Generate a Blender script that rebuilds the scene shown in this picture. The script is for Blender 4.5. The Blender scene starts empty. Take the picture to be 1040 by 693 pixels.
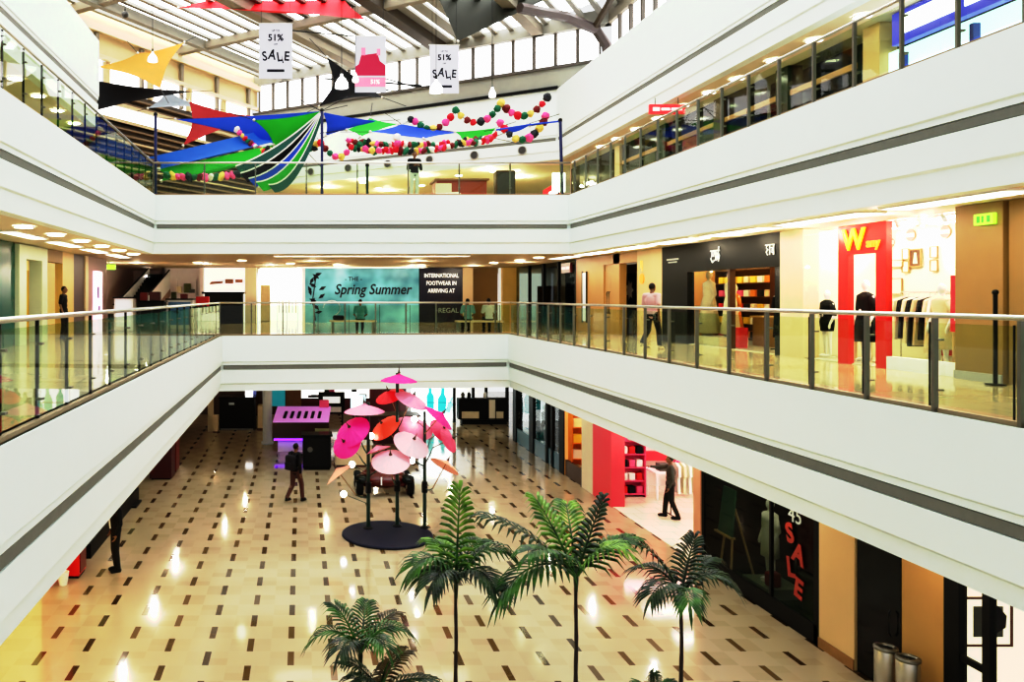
import bpy, bmesh, math, random
from mathutils import Vector, Matrix
random.seed(7)
C = bpy.context.scene.collection
PI = math.pi
E = 6.3                 # eye height above the ground floor
F = 800.0               # focal length in pixels of the 1040 wide frame
MF, UF = 4.92, 9.86     # mid and upper floor heights
def P(px, py, Y):       # a point seen at pixel (px, py) standing at depth Y
    return Vector(((px-306)/F*Y, Y, E-(py-301)/F*Y))

# ------------------------------------------------------------------ materials
MATS = {}
def mat(name, col, rough=0.5, metal=0.0, emit=0.0, vary=0.06, scale=3.0, ecol=None, bump=0.0):
    if name in MATS: return MATS[name]
    m = bpy.data.materials.new(name); m.use_nodes = True
    nt = m.node_tree; b = nt.nodes['Principled BSDF']
    b.inputs['Roughness'].default_value = rough
    b.inputs['Metallic'].default_value = metal
    tc = nt.nodes.new('ShaderNodeTexCoord'); n = nt.nodes.new('ShaderNodeTexNoise')
    n.inputs['Scale'].default_value = scale; n.inputs['Detail'].default_value = 3
    nt.links.new(tc.outputs['Object'], n.inputs['Vector'])
    r = nt.nodes.new('ShaderNodeMix'); r.data_type = 'RGBA'
    r.inputs[6].default_value = (*[c*(1-vary) for c in col], 1)
    r.inputs[7].default_value = (*[min(1, c*(1+vary)) for c in col], 1)
    nt.links.new(n.outputs['Fac'], r.inputs[0])
    nt.links.new(r.outputs[2], b.inputs['Base Color'])
    if emit:
        b.inputs['Emission Color'].default_value = (*(ecol or col), 1)
        b.inputs['Emission Strength'].default_value = emit
    if bump:
        bp = nt.nodes.new('ShaderNodeBump'); bp.inputs['Strength'].default_value = bump
        nt.links.new(n.outputs['Fac'], bp.inputs['Height']); nt.links.new(bp.outputs['Normal'], b.inputs['Normal'])
    if max(col) < 0.02: b.inputs['Specular IOR Level'].default_value = 0.22
    MATS[name] = m
    return m

def glass_mat(name, tint, refl=0.10, rough=0.02):
    m = bpy.data.materials.new(name); m.use_nodes = True
    nt = m.node_tree; nt.nodes.remove(nt.nodes['Principled BSDF'])
    out = nt.nodes['Material Output']
    t = nt.nodes.new('ShaderNodeBsdfTransparent'); t.inputs['Color'].default_value = (*tint, 1)
    g = nt.nodes.new('ShaderNodeBsdfGlossy'); g.inputs['Roughness'].default_value = rough
    fr = nt.nodes.new('ShaderNodeFresnel'); fr.inputs['IOR'].default_value = 1.45
    mx = nt.nodes.new('ShaderNodeMixShader')
    mm = nt.nodes.new('ShaderNodeMath'); mm.operation = 'MULTIPLY'; mm.inputs[1].default_value = refl*10
    geo = nt.nodes.new('ShaderNodeNewGeometry'); inv = nt.nodes.new('ShaderNodeMath'); inv.operation = 'SUBTRACT'; inv.inputs[0].default_value = 1.0
    nt.links.new(geo.outputs['Backfacing'], inv.inputs[1])
    m2 = nt.nodes.new('ShaderNodeMath'); m2.operation = 'MULTIPLY'; m2.use_clamp = True
    nt.links.new(fr.outputs[0], mm.inputs[0]); nt.links.new(mm.outputs[0], m2.inputs[0]); nt.links.new(inv.outputs[0], m2.inputs[1]); nt.links.new(m2.outputs[0], mx.inputs[0])
    nt.links.new(t.outputs[0], mx.inputs[1]); nt.links.new(g.outputs[0], mx.inputs[2])
    nt.links.new(mx.outputs[0], out.inputs['Surface'])
    MATS[name] = m
    return m

def math_node(nt, op, a, b=None, c=None):
    n = nt.nodes.new('ShaderNodeMath'); n.operation = op
    for i, v in enumerate((a, b, c)):
        if v is None: continue
        if isinstance(v, (int, float)): n.inputs[i].default_value = v
        else: nt.links.new(v, n.inputs[i])
    return n.outputs[0]

def ground_tile():
    m = bpy.data.materials.new('cream tile with dark inlays'); m.use_nodes = True
    nt = m.node_tree; b = nt.nodes['Principled BSDF']
    tc = nt.nodes.new('ShaderNodeTexCoord'); s = nt.nodes.new('ShaderNodeSeparateXYZ')
    nt.links.new(tc.outputs['Object'], s.inputs[0])
    X, Y = s.outputs[0], s.outputs[1]
    cw, rw = 0.7295, 1.058
    ci = math_node(nt, 'DIVIDE', math_node(nt, 'ADD', X, 0.183+100*cw), cw)       # column coordinate
    cr = math_node(nt, 'ROUND', ci)
    fx = math_node(nt, 'ABSOLUTE', math_node(nt, 'SUBTRACT', ci, cr))
    par = math_node(nt, 'MULTIPLY', math_node(nt, 'MODULO', cr, 2.0), 0.5)
    ri = math_node(nt, 'ADD', math_node(nt, 'DIVIDE', math_node(nt, 'ADD', Y, 100*rw-16.87), rw), par)
    fy = math_node(nt, 'ABSOLUTE', math_node(nt, 'SUBTRACT', ri, math_node(nt, 'ROUND', ri)))
    d = math_node(nt, 'MULTIPLY', math_node(nt, 'LESS_THAN', fx, 0.076), math_node(nt, 'LESS_THAN', fy, 0.245))
    d = math_node(nt, 'MULTIPLY', d, math_node(nt, 'GREATER_THAN', X, -4.8))
    # half of the inlays are a lighter brown, like single tiles of a mixed batch
    wn = nt.nodes.new('ShaderNodeTexWhiteNoise'); wn.noise_dimensions = '2D'
    cb = nt.nodes.new('ShaderNodeCombineXYZ'); nt.links.new(cr, cb.inputs[0]); nt.links.new(math_node(nt, 'ROUND', ri), cb.inputs[1])
    nt.links.new(cb.outputs[0], wn.inputs['Vector'])
    # cream fields: a warm tile between each pair of inlays of one row
    fld = math_node(nt, 'LESS_THAN', fy, 0.235)
    wn2 = nt.nodes.new('ShaderNodeTexWhiteNoise'); wn2.noise_dimensions = '2D'
    cb2 = nt.nodes.new('ShaderNodeCombineXYZ'); nt.links.new(math_node(nt, 'FLOOR', ci), cb2.inputs[0]); nt.links.new(math_node(nt, 'FLOOR', ri), cb2.inputs[1])
    nt.links.new(cb2.outputs[0], wn2.inputs['Vector'])
    base = nt.nodes.new('ShaderNodeMix'); base.data_type = 'RGBA'
    base.inputs[6].default_value = (0.43, 0.355, 0.24, 1); base.inputs[7].default_value = (0.385, 0.31, 0.198, 1)
    nt.links.new(math_node(nt, 'MULTIPLY', fld, wn2.outputs['Value']), base.inputs[0])
    dk = nt.nodes.new('ShaderNodeMix'); dk.data_type = 'RGBA'
    dk.inputs[6].default_value = (0.055, 0.028, 0.010, 1); dk.inputs[7].default_value = (0.13, 0.075, 0.03, 1)
    nt.links.new(wn.outputs['Value'], dk.inputs[0])
    fin = nt.nodes.new('ShaderNodeMix'); fin.data_type = 'RGBA'
    nt.links.new(d, fin.inputs[0]); nt.links.new(base.outputs[2], fin.inputs[6]); nt.links.new(dk.outputs[2], fin.inputs[7])
    nt.links.new(fin.outputs[2], b.inputs['Base Color'])
    b.inputs['Roughness'].default_value = 0.09
    b.inputs['Specular IOR Level'].default_value = 0.6
    n = nt.nodes.new('ShaderNodeTexNoise'); n.inputs['Scale'].default_value = 1.3
    nt.links.new(tc.outputs['Object'], n.inputs['Vector'])
    bp = nt.nodes.new('ShaderNodeBump'); bp.inputs['Strength'].default_value = 0.03; bp.inputs['Distance'].default_value = 0.05
    nt.links.new(n.outputs['Fac'], bp.inputs['Height']); nt.links.new(bp.outputs['Normal'], b.inputs['Normal'])
    MATS['ground'] = m
    return m

def plain_tile(name, c1, c2, size, rough):
    m = bpy.data.materials.new(name); m.use_nodes = True
    nt = m.node_tree; b = nt.nodes['Principled BSDF']
    tc = nt.nodes.new('ShaderNodeTexCoord'); br = nt.nodes.new('ShaderNodeTexBrick')
    nt.links.new(tc.outputs['Object'], br.inputs['Vector'])
    br.inputs['Color1'].default_value = (*c1, 1); br.inputs['Color2'].default_value = (*c2, 1)
    br.inputs['Mortar'].default_value = (*[c*0.55 for c in c1], 1)
    br.inputs['Scale'].default_value = 1.0; br.inputs['Mortar Size'].default_value = 0.006
    br.inputs['Brick Width'].default_value = size; br.inputs['Row Height'].default_value = size
    nt.links.new(br.outputs['Color'], b.inputs['Base Color'])
    b.inputs['Roughness'].default_value = rough
    MATS[name] = m
    return m

def leaf_mat(name, c1, c2):
    m = bpy.data.materials.new(name); m.use_nodes = True
    nt = m.node_tree; b = nt.nodes['Principled BSDF']
    tc = nt.nodes.new('ShaderNodeTexCoord'); n = nt.nodes.new('ShaderNodeTexNoise'); n.inputs['Scale'].default_value = 6
    nt.links.new(tc.outputs['Object'], n.inputs['Vector'])
    r = nt.nodes.new('ShaderNodeValToRGB')
    r.color_ramp.elements[0].position = 0.35; r.color_ramp.elements[0].color = (*c1, 1)
    r.color_ramp.elements[1].position = 0.68; r.color_ramp.elements[1].color = (*c2, 1)
    nt.links.new(n.outputs['Fac'], r.inputs[0]); nt.links.new(r.outputs[0], b.inputs['Base Color'])
    b.inputs['Roughness'].default_value = 0.4
    MATS[name] = m
    return m

ground_tile()
plain_tile('gallery tile', (0.62, 0.50, 0.32), (0.56, 0.44, 0.27), 0.6, 0.09)
plain_tile('bright shop tile', (0.80, 0.74, 0.62), (0.74, 0.68, 0.55), 0.6, 0.12)
glass_mat('rail glass', (0.86, 0.94, 0.83), 0.10)
glass_mat('shop glass', (0.94, 0.97, 0.96), 0.05)
glass_mat('dark shop glass', (0.62, 0.66, 0.60), 0.05)
mat('fascia white', (0.785, 0.86, 0.835), 0.55, vary=0.015)
mat('strip grey', (0.19, 0.19, 0.165), 0.6, vary=0.12, scale=8)
mat('mid grey', (0.42, 0.41, 0.38), 0.6)  # plain grey for the baseboard and vent rings
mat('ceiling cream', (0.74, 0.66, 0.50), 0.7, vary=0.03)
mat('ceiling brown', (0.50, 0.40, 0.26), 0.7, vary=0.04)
mat('steel', (0.62, 0.60, 0.55), 0.28, 0.9)
mat('dark steel', (0.20, 0.19, 0.16), 0.35, 0.7)
mat('black metal', (0.012, 0.012, 0.012), 0.4, 0.2)
mat('black', (0.006, 0.006, 0.006), 0.5)
mat('black gloss', (0.006, 0.008, 0.008), 0.12)
mat('tan wall', (0.47, 0.275, 0.095), 0.45, vary=0.10, scale=1.2)
mat('tan light', (0.66, 0.48, 0.24), 0.45, vary=0.08, scale=1.2)
mat('beige', (0.70, 0.57, 0.36), 0.5)
mat('cream wall', (0.82, 0.74, 0.56), 0.6, vary=0.03)
mat('brown pillar', (0.30, 0.19, 0.07), 0.5, vary=0.08)
mat('dark brown', (0.07, 0.028, 0.012), 0.4)
mat('mauve', (0.40, 0.26, 0.22), 0.6)
mat('pale mauve', (0.66, 0.53, 0.49), 0.6)
mat('pinkish white', (0.85, 0.76, 0.74), 0.6)
mat('pure white', (0.88, 0.88, 0.87), 0.5)
mat('pale green frame', (0.62, 0.70, 0.50), 0.4)
mat('dark teal', (0.02, 0.10, 0.08), 0.2)
mat('dark green', (0.012, 0.035, 0.014), 0.25)
mat('maroon', (0.07, 0.006, 0.008), 0.4)
mat('dark red', (0.19, 0.006, 0.006), 0.35)
mat('shop red', (0.72, 0.012, 0.015), 0.35)
mat('pink red', (0.80, 0.045, 0.075), 0.3, emit=0.08, ecol=(0.9, 0.05, 0.10))
mat('yellow letter', (0.95, 0.72, 0.02), 0.4, emit=0.7, ecol=(0.95, 0.7, 0.02))
mat('white letter', (0.85, 0.88, 0.85), 0.4, emit=0.5)
mat('dim letter', (0.42, 0.46, 0.42), 0.5, emit=0.08)
mat('ink', (0.012, 0.010, 0.018), 0.6)
mat('skylight', (1, 1, 1), 0.5, emit=4.4, ecol=(0.94, 0.985, 1.0))
mat('clerestory', (1, 1, 1), 0.5, emit=2.2, ecol=(1.0, 0.985, 1.0))
mat('lamp white', (1, 1, 1), 0.5, emit=22, ecol=(1.0, 0.93, 0.80))
mat('cove light', (1, 1, 1), 0.5, emit=9, ecol=(1.0, 0.90, 0.70))
mat('shop light', (1, 1, 1), 0.5, emit=8, ecol=(1.0, 0.94, 0.82))
mat('cool light', (1, 1, 1), 0.5, emit=6, ecol=(0.90, 0.97, 1.0))
mat('pink light', (1, 1, 1), 0.5, emit=7, ecol=(1.0, 0.62, 0.68))
mat('yellow light', (1, 1, 1), 0.5, emit=6, ecol=(1.0, 0.92, 0.35))
mat('roof beam', (0.235, 0.205, 0.155), 0.6, vary=0.12)
mat('glazing bar', (0.26, 0.25, 0.215), 0.6)
mat('roof brown', (0.06, 0.042, 0.026), 0.6, vary=0.15)
mat('roof cream', (0.66, 0.52, 0.30), 0.6)
mat('window frame', (0.11, 0.095, 0.08), 0.6)
mat('grey band', (0.33, 0.33, 0.29), 0.6)
mat('wood', (0.30, 0.15, 0.06), 0.5, vary=0.25, scale=9)
mat('pale wood', (0.62, 0.42, 0.22), 0.5, vary=0.15, scale=9)
mat('soil', (0.05, 0.03, 0.02), 0.9)
mat('pot', (0.10, 0.07, 0.05), 0.5)
mat('trunk', (0.035, 0.022, 0.016), 0.7, vary=0.3, scale=14, bump=0.3)
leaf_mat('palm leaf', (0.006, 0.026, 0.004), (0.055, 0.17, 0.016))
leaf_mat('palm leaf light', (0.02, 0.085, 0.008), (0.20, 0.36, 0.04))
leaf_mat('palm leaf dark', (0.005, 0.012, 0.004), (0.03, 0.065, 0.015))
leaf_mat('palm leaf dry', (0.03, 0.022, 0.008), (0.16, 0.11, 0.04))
mat('base navy', (0.002, 0.003, 0.022), 0.7)
mat('pole green', (0.015, 0.045, 0.035), 0.35)
mat('skin', (0.20, 0.095, 0.05), 0.5)
mat('skin pale', (0.36, 0.20, 0.12), 0.5)
mat('hair', (0.008, 0.006, 0.005), 0.5)
mat('eye', (0.01, 0.008, 0.008), 0.2)
mat('lips', (0.20, 0.05, 0.045), 0.5)

# ------------------------------------------------------------------ mesh helpers
class MB:
    def __init__(s): s.bm = bmesh.new()
    def box(s, x0, x1, y0, y1, z0, z1, bev=0.0):
        r = bmesh.ops.create_cube(s.bm, size=1.0)
        vs = r['verts']
        for v in vs:
            v.co = Vector(((x0+x1)/2+v.co.x*(x1-x0), (y0+y1)/2+v.co.y*(y1-y0), (z0+z1)/2+v.co.z*(z1-z0)))
        if bev:
            es = list({e for v in vs for e in v.link_edges})
            bmesh.ops.bevel(s.bm, geom=es, offset=bev, segments=2, affect='EDGES', profile=0.5)
        return s
    def poly(s, pts):
        vs = [s.bm.verts.new(p) for p in pts]
        try: s.bm.faces.new(vs)
        except ValueError: pass
        return s
    def prism(s, pts, ext):
        """closed polygon swept by the vector ext"""
        ext = Vector(ext); a = [s.bm.verts.new(Vector(p)) for p in pts]; b = [s.bm.verts.new(Vector(p)+ext) for p in pts]
        n = len(a); s.bm.faces.new(a); s.bm.faces.new(list(reversed(b)))
        for i in range(n): s.bm.faces.new((a[i], b[i], b[(i+1) % n], a[(i+1) % n]))
        return s
    def tube(s, pts, rad, n=8, cap=True):
        pts = [Vector(p) for p in pts]
        if not hasattr(rad, '__len__'): rad = [rad]*len(pts)
        rings = []; up = None
        for i, p in enumerate(pts):
            d = (pts[min(i+1, len(pts)-1)]-pts[max(i-1, 0)])
            if d.length < 1e-9: d = Vector((0, 0, 1))
            d.normalize()
            if up is None:
                up = Vector((0, 0, 1)) if abs(d.z) < 0.9 else Vector((1, 0, 0))
            a = d.cross(up)
            if a.length < 1e-6: a = d.cross(Vector((0, 1, 0.3)))
            a.normalize(); bb = d.cross(a).normalized(); up = -bb if False else up
            rings.append([s.bm.verts.new(p+(a*math.cos(t)+bb*math.sin(t))*rad[i]) for t in [2*PI*k/n for k in range(n)]])
        for r0, r1 in zip(rings, rings[1:]):
            for k in range(n): s.bm.faces.new((r0[k], r0[(k+1) % n], r1[(k+1) % n], r1[k]))
        if cap:
            s.bm.faces.new(list(reversed(rings[0]))); s.bm.faces.new(rings[-1])
        return s
    def lathe(s, prof, n=24, c=(0, 0, 0), M=None):
        c = Vector(c); rings = []
        for r, z in prof:
            if r < 1e-5: rings.append([s.bm.verts.new(tr(Vector((0, 0, z)), M)+c)])
            else: rings.append([s.bm.verts.new(tr(Vector((r*math.cos(2*PI*k/n), r*math.sin(2*PI*k/n), z)), M)+c) for k in range(n)])
        for a, b in zip(rings, rings[1:]):
            for k in range(n):
                k2 = (k+1) % n
                if len(a) == 1 and len(b) == 1: continue
                if len(a) == 1: s.bm.faces.new((a[0], b[k2], b[k]))
                elif len(b) == 1: s.bm.faces.new((a[k], a[k2], b[0]))
                else: s.bm.faces.new((a[k], a[k2], b[k2], b[k]))
        return s
    def ball(s, c, r, u=12, v=8, M=None):
        if not hasattr(r, '__len__'): r = (r, r, r)
        m = Matrix.Translation(Vector(c)) @ (M.to_4x4() if M is not None else Matrix()) @ Matrix.Diagonal((*r, 1))
        bmesh.ops.create_uvsphere(s.bm, u_segments=u, v_segments=v, radius=1.0, matrix=m)
        return s
    def cone(s, p0, p1, r0, r1, n=10):
        """tapered limb with round ends"""
        p0, p1 = Vector(p0), Vector(p1)
        s.ball(p0, r0, n, 6); s.ball(p1, r1, n, 6)
        if (p1-p0).length > 1e-5: s.tube([p0, p1], [r0, r1], n)
        return s
def tr(v, M): return M @ v if M is not None else v

WLOC = {}
def tag(o, label=None, cat=None, group=None, kind=None):
    if label: o['label'] = label
    if cat: o['category'] = cat
    if group: o['group'] = group
    if kind: o['kind'] = kind
    return o
def obj(name, mb, m, parent=None, smooth=False, local=False):
    me = bpy.data.meshes.new(name)
    bm = mb.bm
    if parent is not None and not local:
        off = WLOC.get(parent.name, Vector())
        if off.length: bmesh.ops.translate(bm, verts=bm.verts, vec=-off)
    bmesh.ops.recalc_face_normals(bm, faces=bm.faces)
    bm.to_mesh(me); bm.free()
    if isinstance(m, str): m = MATS[m]
    me.materials.append(m)
    if smooth:
        for p in me.polygons: p.use_smooth = True
    o = bpy.data.objects.new(name, me); C.objects.link(o)
    if parent is not None:
        o.parent = parent; WLOC[o.name] = WLOC.get(parent.name, Vector())
    return o
def empty(name, loc=(0, 0, 0), rotz=0):
    o = bpy.data.objects.new(name, None); C.objects.link(o)
    o.location = loc; o.rotation_euler = (0, 0, rotz); o.empty_display_size = 0.1
    WLOC[o.name] = Vector(loc) if not rotz else Vector()
    return o
def thing(name, label, cat, loc=(0, 0, 0), rotz=0, group=None):
    return tag(empty(name, loc, rotz), label, cat, group)
def solo(name, mb, m, label, cat, group=None, smooth=False, loc=None):
    """a thing that is one mesh; its origin is put at the middle of its foot"""
    o = obj(name, mb, m, None, smooth)
    me = o.data
    xs = [v.co.x for v in me.vertices]; ys = [v.co.y for v in me.vertices]; zs = [v.co.z for v in me.vertices]
    c = Vector(((min(xs)+max(xs))/2, (min(ys)+max(ys))/2, min(zs)))
    me.transform(Matrix.Translation(-c)); o.location = c
    if loc is not None: o.location = loc
    WLOC[o.name] = c.copy()
    return tag(o, label, cat, group)
def struct(name, mb, m, parent=None, smooth=False):
    o = obj(name, mb, m, parent, smooth)
    if parent is None: o['kind'] = 'structure'
    return o
def dup(root, loc, rotz=None, label=None, group=None, scale=None):
    r = root.copy(); C.objects.link(r); r.location = loc
    if rotz is not None: r.rotation_euler = (0, 0, rotz)
    if scale: r.scale = (scale, scale, scale)
    if label: r['label'] = label
    if group: r['group'] = group
    for ch in list(root.children):
        c = ch.copy(); C.objects.link(c); c.parent = r
        for g in list(ch.children):
            d = g.copy(); C.objects.link(d); d.parent = c
    return r
def remesh(o, vox, smooth_iter=2):
    md = o.modifiers.new('r', 'REMESH'); md.mode = 'VOXEL'; md.voxel_size = vox; md.use_smooth_shade = True
    sm = o.modifiers.new('s', 'SMOOTH'); sm.iterations = smooth_iter; sm.factor = 0.5
    dg = bpy.context.evaluated_depsgraph_get()
    me = bpy.data.meshes.new_from_object(o.evaluated_get(dg))
    old = o.data; m = old.materials[0]; o.modifiers.clear(); o.data = me
    me.materials.clear(); me.materials.append(m)
    for p in me.polygons: p.use_smooth = True
    return o

FACING = {'far': Matrix(((1, 0, 0), (0, 0, -1), (0, 1, 0))),        # reads from the camera side, on a wall facing -Y
          'right': Matrix(((0, 0, -1), (-1, 0, 0), (0, 1, 0))),     # on a wall facing -X
          'left': Matrix(((0, 0, 1), (1, 0, 0), (0, 1, 0)))}        # on a wall facing +X
def text(name, body, size, loc, facing, m, parent=None, depth=0.008, shear=0.0, spin=0.0, width=1.0, bold=0.0, label=None, cat=None):
    cu = bpy.data.curves.new(name, 'FONT'); cu.body = body; cu.size = size; cu.extrude = depth
    cu.align_x = 'CENTER'; cu.align_y = 'CENTER'; cu.shear = shear; cu.offset = bold; cu.resolution_u = 3
    t = bpy.data.objects.new(name, cu); C.objects.link(t)
    dg = bpy.context.evaluated_depsgraph_get()
    me = bpy.data.meshes.new_from_object(t.evaluated_get(dg))
    bpy.data.objects.remove(t); bpy.data.curves.remove(cu)
    R = FACING[facing].to_4x4() @ Matrix.Rotation(spin, 4, 'Z') @ Matrix.Diagonal((width, 1, 1, 1))
    off = WLOC.get(parent.name, Vector()) if parent is not None else Vector()
    me.transform(Matrix.Translation(Vector(loc)-off) @ R)
    me.materials.clear(); me.materials.append(MATS[m] if isinstance(m, str) else m)
    o = bpy.data.objects.new(name, me); C.objects.link(o)
    if parent is not None: o.parent = parent
    else: tag(o, label, cat)
    return o
def area(name, loc, sx, sy, power, col=(1, 0.93, 0.82), rot=(0, 0, 0)):
    l = bpy.data.lights.new(name, 'AREA'); l.shape = 'RECTANGLE'; l.size = sx; l.size_y = sy
    l.energy = power; l.color = col
    o = bpy.data.objects.new(name, l); C.objects.link(o); o.location = loc; o.rotation_euler = rot
    return o
# ------------------------------------------------------------------ the building
XL, XR, YL, YR = -2.75, 7.5, 27.4, 28.6        # edge of the opening in the middle floor
UL, UR, UY = -5.12, 9.4, 27.7                  # edge of the opening in the upper floor
TL, TR = -7.7, 12.0                            # edges of the top gallery
NEAR = -1.0
def offset_path(path, d):
    """path moved by d to its left (away from the opening)"""
    out = []
    n = len(path)
    for i in range(n):
        p = Vector(path[i])
        ds = []
        if i > 0: ds.append((p-Vector(path[i-1])).normalized())
        if i < n-1: ds.append((Vector(path[i+1])-p).normalized())
        ns = [Vector((-t.y, t.x)) for t in ds]
        if len(ns) == 1: out.append(p+ns[0]*d)
        else:
            b = (ns[0]+ns[1]).normalized(); out.append(p+b*(d/max(0.2, b.dot(ns[0]))))
    return out
def fascia(path, z, names, bottom, top=0.0, mat_='fascia white'):
    prof = [(0.30, top), (0.0, top), (0.0, -0.90), (0.035, -0.93), (0.035, -1.02), (0.10, -1.02), (0.10, -1.19), (0.035, -1.19),
            (0.045, -1.66), (0.085, -1.70), (0.105, bottom), (0.40, bottom)]
    if top:
        prof = [(0.30, 0.0)] + prof
    offs = [offset_path(path, d) for d, _ in prof]
    st = [offset_path(path, 0.045), offset_path(path, 0.095)]
    for i, nm in enumerate(names):
        mb = MB()
        for k in range(len(prof)-1):
            a, b = offs[k], offs[k+1]; za, zb = z+prof[k][1], z+prof[k+1][1]
            mb.poly([(*a[i], za), (*a[i+1], za), (*b[i+1], zb), (*b[i], zb)])
        for e, f in ((i, 1), (i+1, -1)):       # close the ends
            mb.poly([(*offs[k][e], z+prof[k][1]) for k in range(len(prof))])
        w = struct(nm, mb, mat_)
        # grey ventilation strip lying in the groove
        t = (Vector(path[i+1])-Vector(path[i])).normalized()
        a0, a1 = st[0][i]+t*0.12, st[0][i+1]-t*0.12
        b0, b1 = st[1][i]+t*0.12, st[1][i+1]-t*0.12
        mb = MB().prism([(*a0, z-1.175), (*a1, z-1.175), (*b1, z-1.175), (*b0, z-1.175)], (0, 0, 0.14))
        struct('trim_1', mb, 'strip grey')
fascia([(XL, NEAR), (XL, YL), (XR, YR), (XR, NEAR)], MF, ['wall_left', 'wall_far', 'wall_right'], -1.94)
fascia([(UL, NEAR), (UL, UY), (UR, UY), (UR, NEAR)], UF, ['wall_left', 'wall_far', 'wall_right'], -2.06)
fascia([(TL, NEAR), (TL, 30.0)], E+8.5, ['wall_left'], -2.05, 1.22)
# roof frame: u runs along the far clerestory, v towards it
Uh, Vh = Vector((-0.8405, 0.542)), Vector((0.542, 0.8405))
def UV(u, v, z=None):
    p = Uh*u+Vh*v
    return (p.x, p.y) if z is None else Vector((p.x, p.y, z))
FV = 37.6
c0 = UV(9.97, FV); c1 = UV(27.9, FV)
fascia([c1, c0, (TR, NEAR)], E+8.5, ['wall_far', 'wall_right'], -2.05, 1.22)

def slab(name, pts, z0, z1, m): return struct(name, MB().prism([(x, y, z0) for x, y in pts], (0, 0, z1-z0)), m)
# floors
slab('floor', [(-13, NEAR), (16, NEAR), (16, 52), (-13, 52)], -0.3, 0.0, 'ground')
e = 0.03
slab('floor', [(-13, NEAR), (XL-e, NEAR), (XL-e, YL+e), (-13, YL-1.2)], MF-0.14, MF, 'gallery tile')
slab('floor', [(-13, YL-1.2), (XL-e, YL+e), (XR+e, YR+e), (16, YR+1.0), (16, 52), (-13, 52)], MF-0.14, MF, 'gallery tile')
slab('floor', [(XR+e, NEAR), (16, NEAR), (16, YR+1.0), (XR+e, YR+e)], MF-0.14, MF, 'gallery tile')
slab('floor', [(-16, NEAR), (UL-e, NEAR), (UL-e, UY+e), (-16, UY+e)], UF-0.14, UF, 'gallery tile')
slab('floor', [(-16, UY+e), (18, UY+e), (18, 56), (-16, 56)], UF-0.14, UF, 'gallery tile')
slab('floor', [(UR+e, NEAR), (18, NEAR), (18, UY+e), (UR+e, UY+e)], UF-0.14, UF, 'gallery tile')
# ceilings
zc = MF-1.93
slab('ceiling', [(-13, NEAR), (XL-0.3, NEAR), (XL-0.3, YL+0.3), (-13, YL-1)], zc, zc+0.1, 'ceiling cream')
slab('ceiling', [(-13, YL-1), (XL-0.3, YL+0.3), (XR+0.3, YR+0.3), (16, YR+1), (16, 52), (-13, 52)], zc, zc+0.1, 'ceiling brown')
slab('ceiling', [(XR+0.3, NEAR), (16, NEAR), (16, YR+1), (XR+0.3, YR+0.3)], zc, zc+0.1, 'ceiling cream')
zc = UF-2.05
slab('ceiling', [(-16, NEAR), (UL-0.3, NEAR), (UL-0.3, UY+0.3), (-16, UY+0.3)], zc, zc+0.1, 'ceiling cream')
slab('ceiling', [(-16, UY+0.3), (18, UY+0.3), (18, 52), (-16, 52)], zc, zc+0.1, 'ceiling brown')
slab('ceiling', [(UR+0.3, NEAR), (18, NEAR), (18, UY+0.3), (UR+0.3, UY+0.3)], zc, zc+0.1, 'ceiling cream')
zc = E+6.46
slab('ceiling', [(-16, NEAR), (TL-0.3, NEAR), (TL-0.3, 30), (-16, 30)], zc, zc+0.1, 'ceiling cream')
q0 = UV(9.97, FV+0.3); q1 = UV(27.9, FV+0.3)
slab('ceiling', [(TR+0.3, NEAR), (18, NEAR), (18, 52), (q1[0], 56), q1, (q0[0]+0.2, q0[1])], zc, zc+0.1, 'ceiling cream')

# ------------------------------------------------------------------ roof
ZB, ZE = E+10.75, E+12.35
n = 19
u0, u1 = 8.0, 27.2
# clerestory windows over the far wall
for i in range(n):
    a, b = u0+(u1-u0)*i/n, u0+(u1-u0)*(i+1)/n
    w = struct('window_%d' % (i+1), MB().prism([UV(a, FV+0.08, ZB), UV(b, FV+0.08, ZB), UV(b, FV+0.08, ZE), UV(a, FV+0.08, ZE)], (0, 0.03, 0)), 'clerestory')
    mb = MB()
    for (p, q) in ((a, a+0.07), (b-0.07, b)):
        mb.prism([UV(p, FV-0.06, ZB), UV(q, FV-0.06, ZB), UV(q, FV+0.07, ZB), UV(p, FV+0.07, ZB)], (0, 0, ZE-ZB))
    mb.prism([UV(a+0.07, FV-0.04, ZB), UV(b-0.07, FV-0.04, ZB), UV(b-0.07, FV+0.07, ZB), UV(a+0.07, FV+0.07, ZB)], (0, 0, 0.10))
    obj('window_frame', mb, 'window frame', w)
slab('wall_far', [UV(7.6, FV+0.0), UV(27.6, FV+0.0), UV(27.6, FV+0.4), UV(7.6, FV+0.4)], E+9.85, ZB, 'grey band')
slab('trim_2', [UV(9.9, FV-0.12), UV(27.6, FV-0.12), UV(27.6, FV+0.0), UV(9.9, FV+0.0)], E+9.72, E+9.86, 'black metal')
slab('trim_3', [UV(7.6, FV-0.25), UV(27.8, FV-0.25), UV(27.8, FV+0.3), UV(7.6, FV+0.3)], ZE, ZE+0.65, 'glazing bar')
slab('trim_3', [UV(7.6, FV-0.12), UV(27.6, FV-0.12), UV(27.6, FV+0.06), UV(7.6, FV+0.06)], ZB-0.05, ZB+0.04, 'window frame')
# clerestory over the right wall, running towards the camera
for i in range(12):
    y1 = 35.6-1.15*i; y0 = y1-1.15
    w = struct('window_%d' % (20+i), MB().box(14.05, 14.1, y0, y1, E+9.6, ZE), 'clerestory')
    obj('window_frame', MB().box(13.9, 14.04, y0, y0+0.16, E+9.6, ZE), 'window frame', w)
struct('trim_4', MB().box(13.85, 14.3, 8, 36, ZE, ZE+0.7), 'roof beam')
struct('wall_right', MB().box(12.3, 14.2, 8, 36.4, E+8.5, E+8.6), 'pure white')
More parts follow.
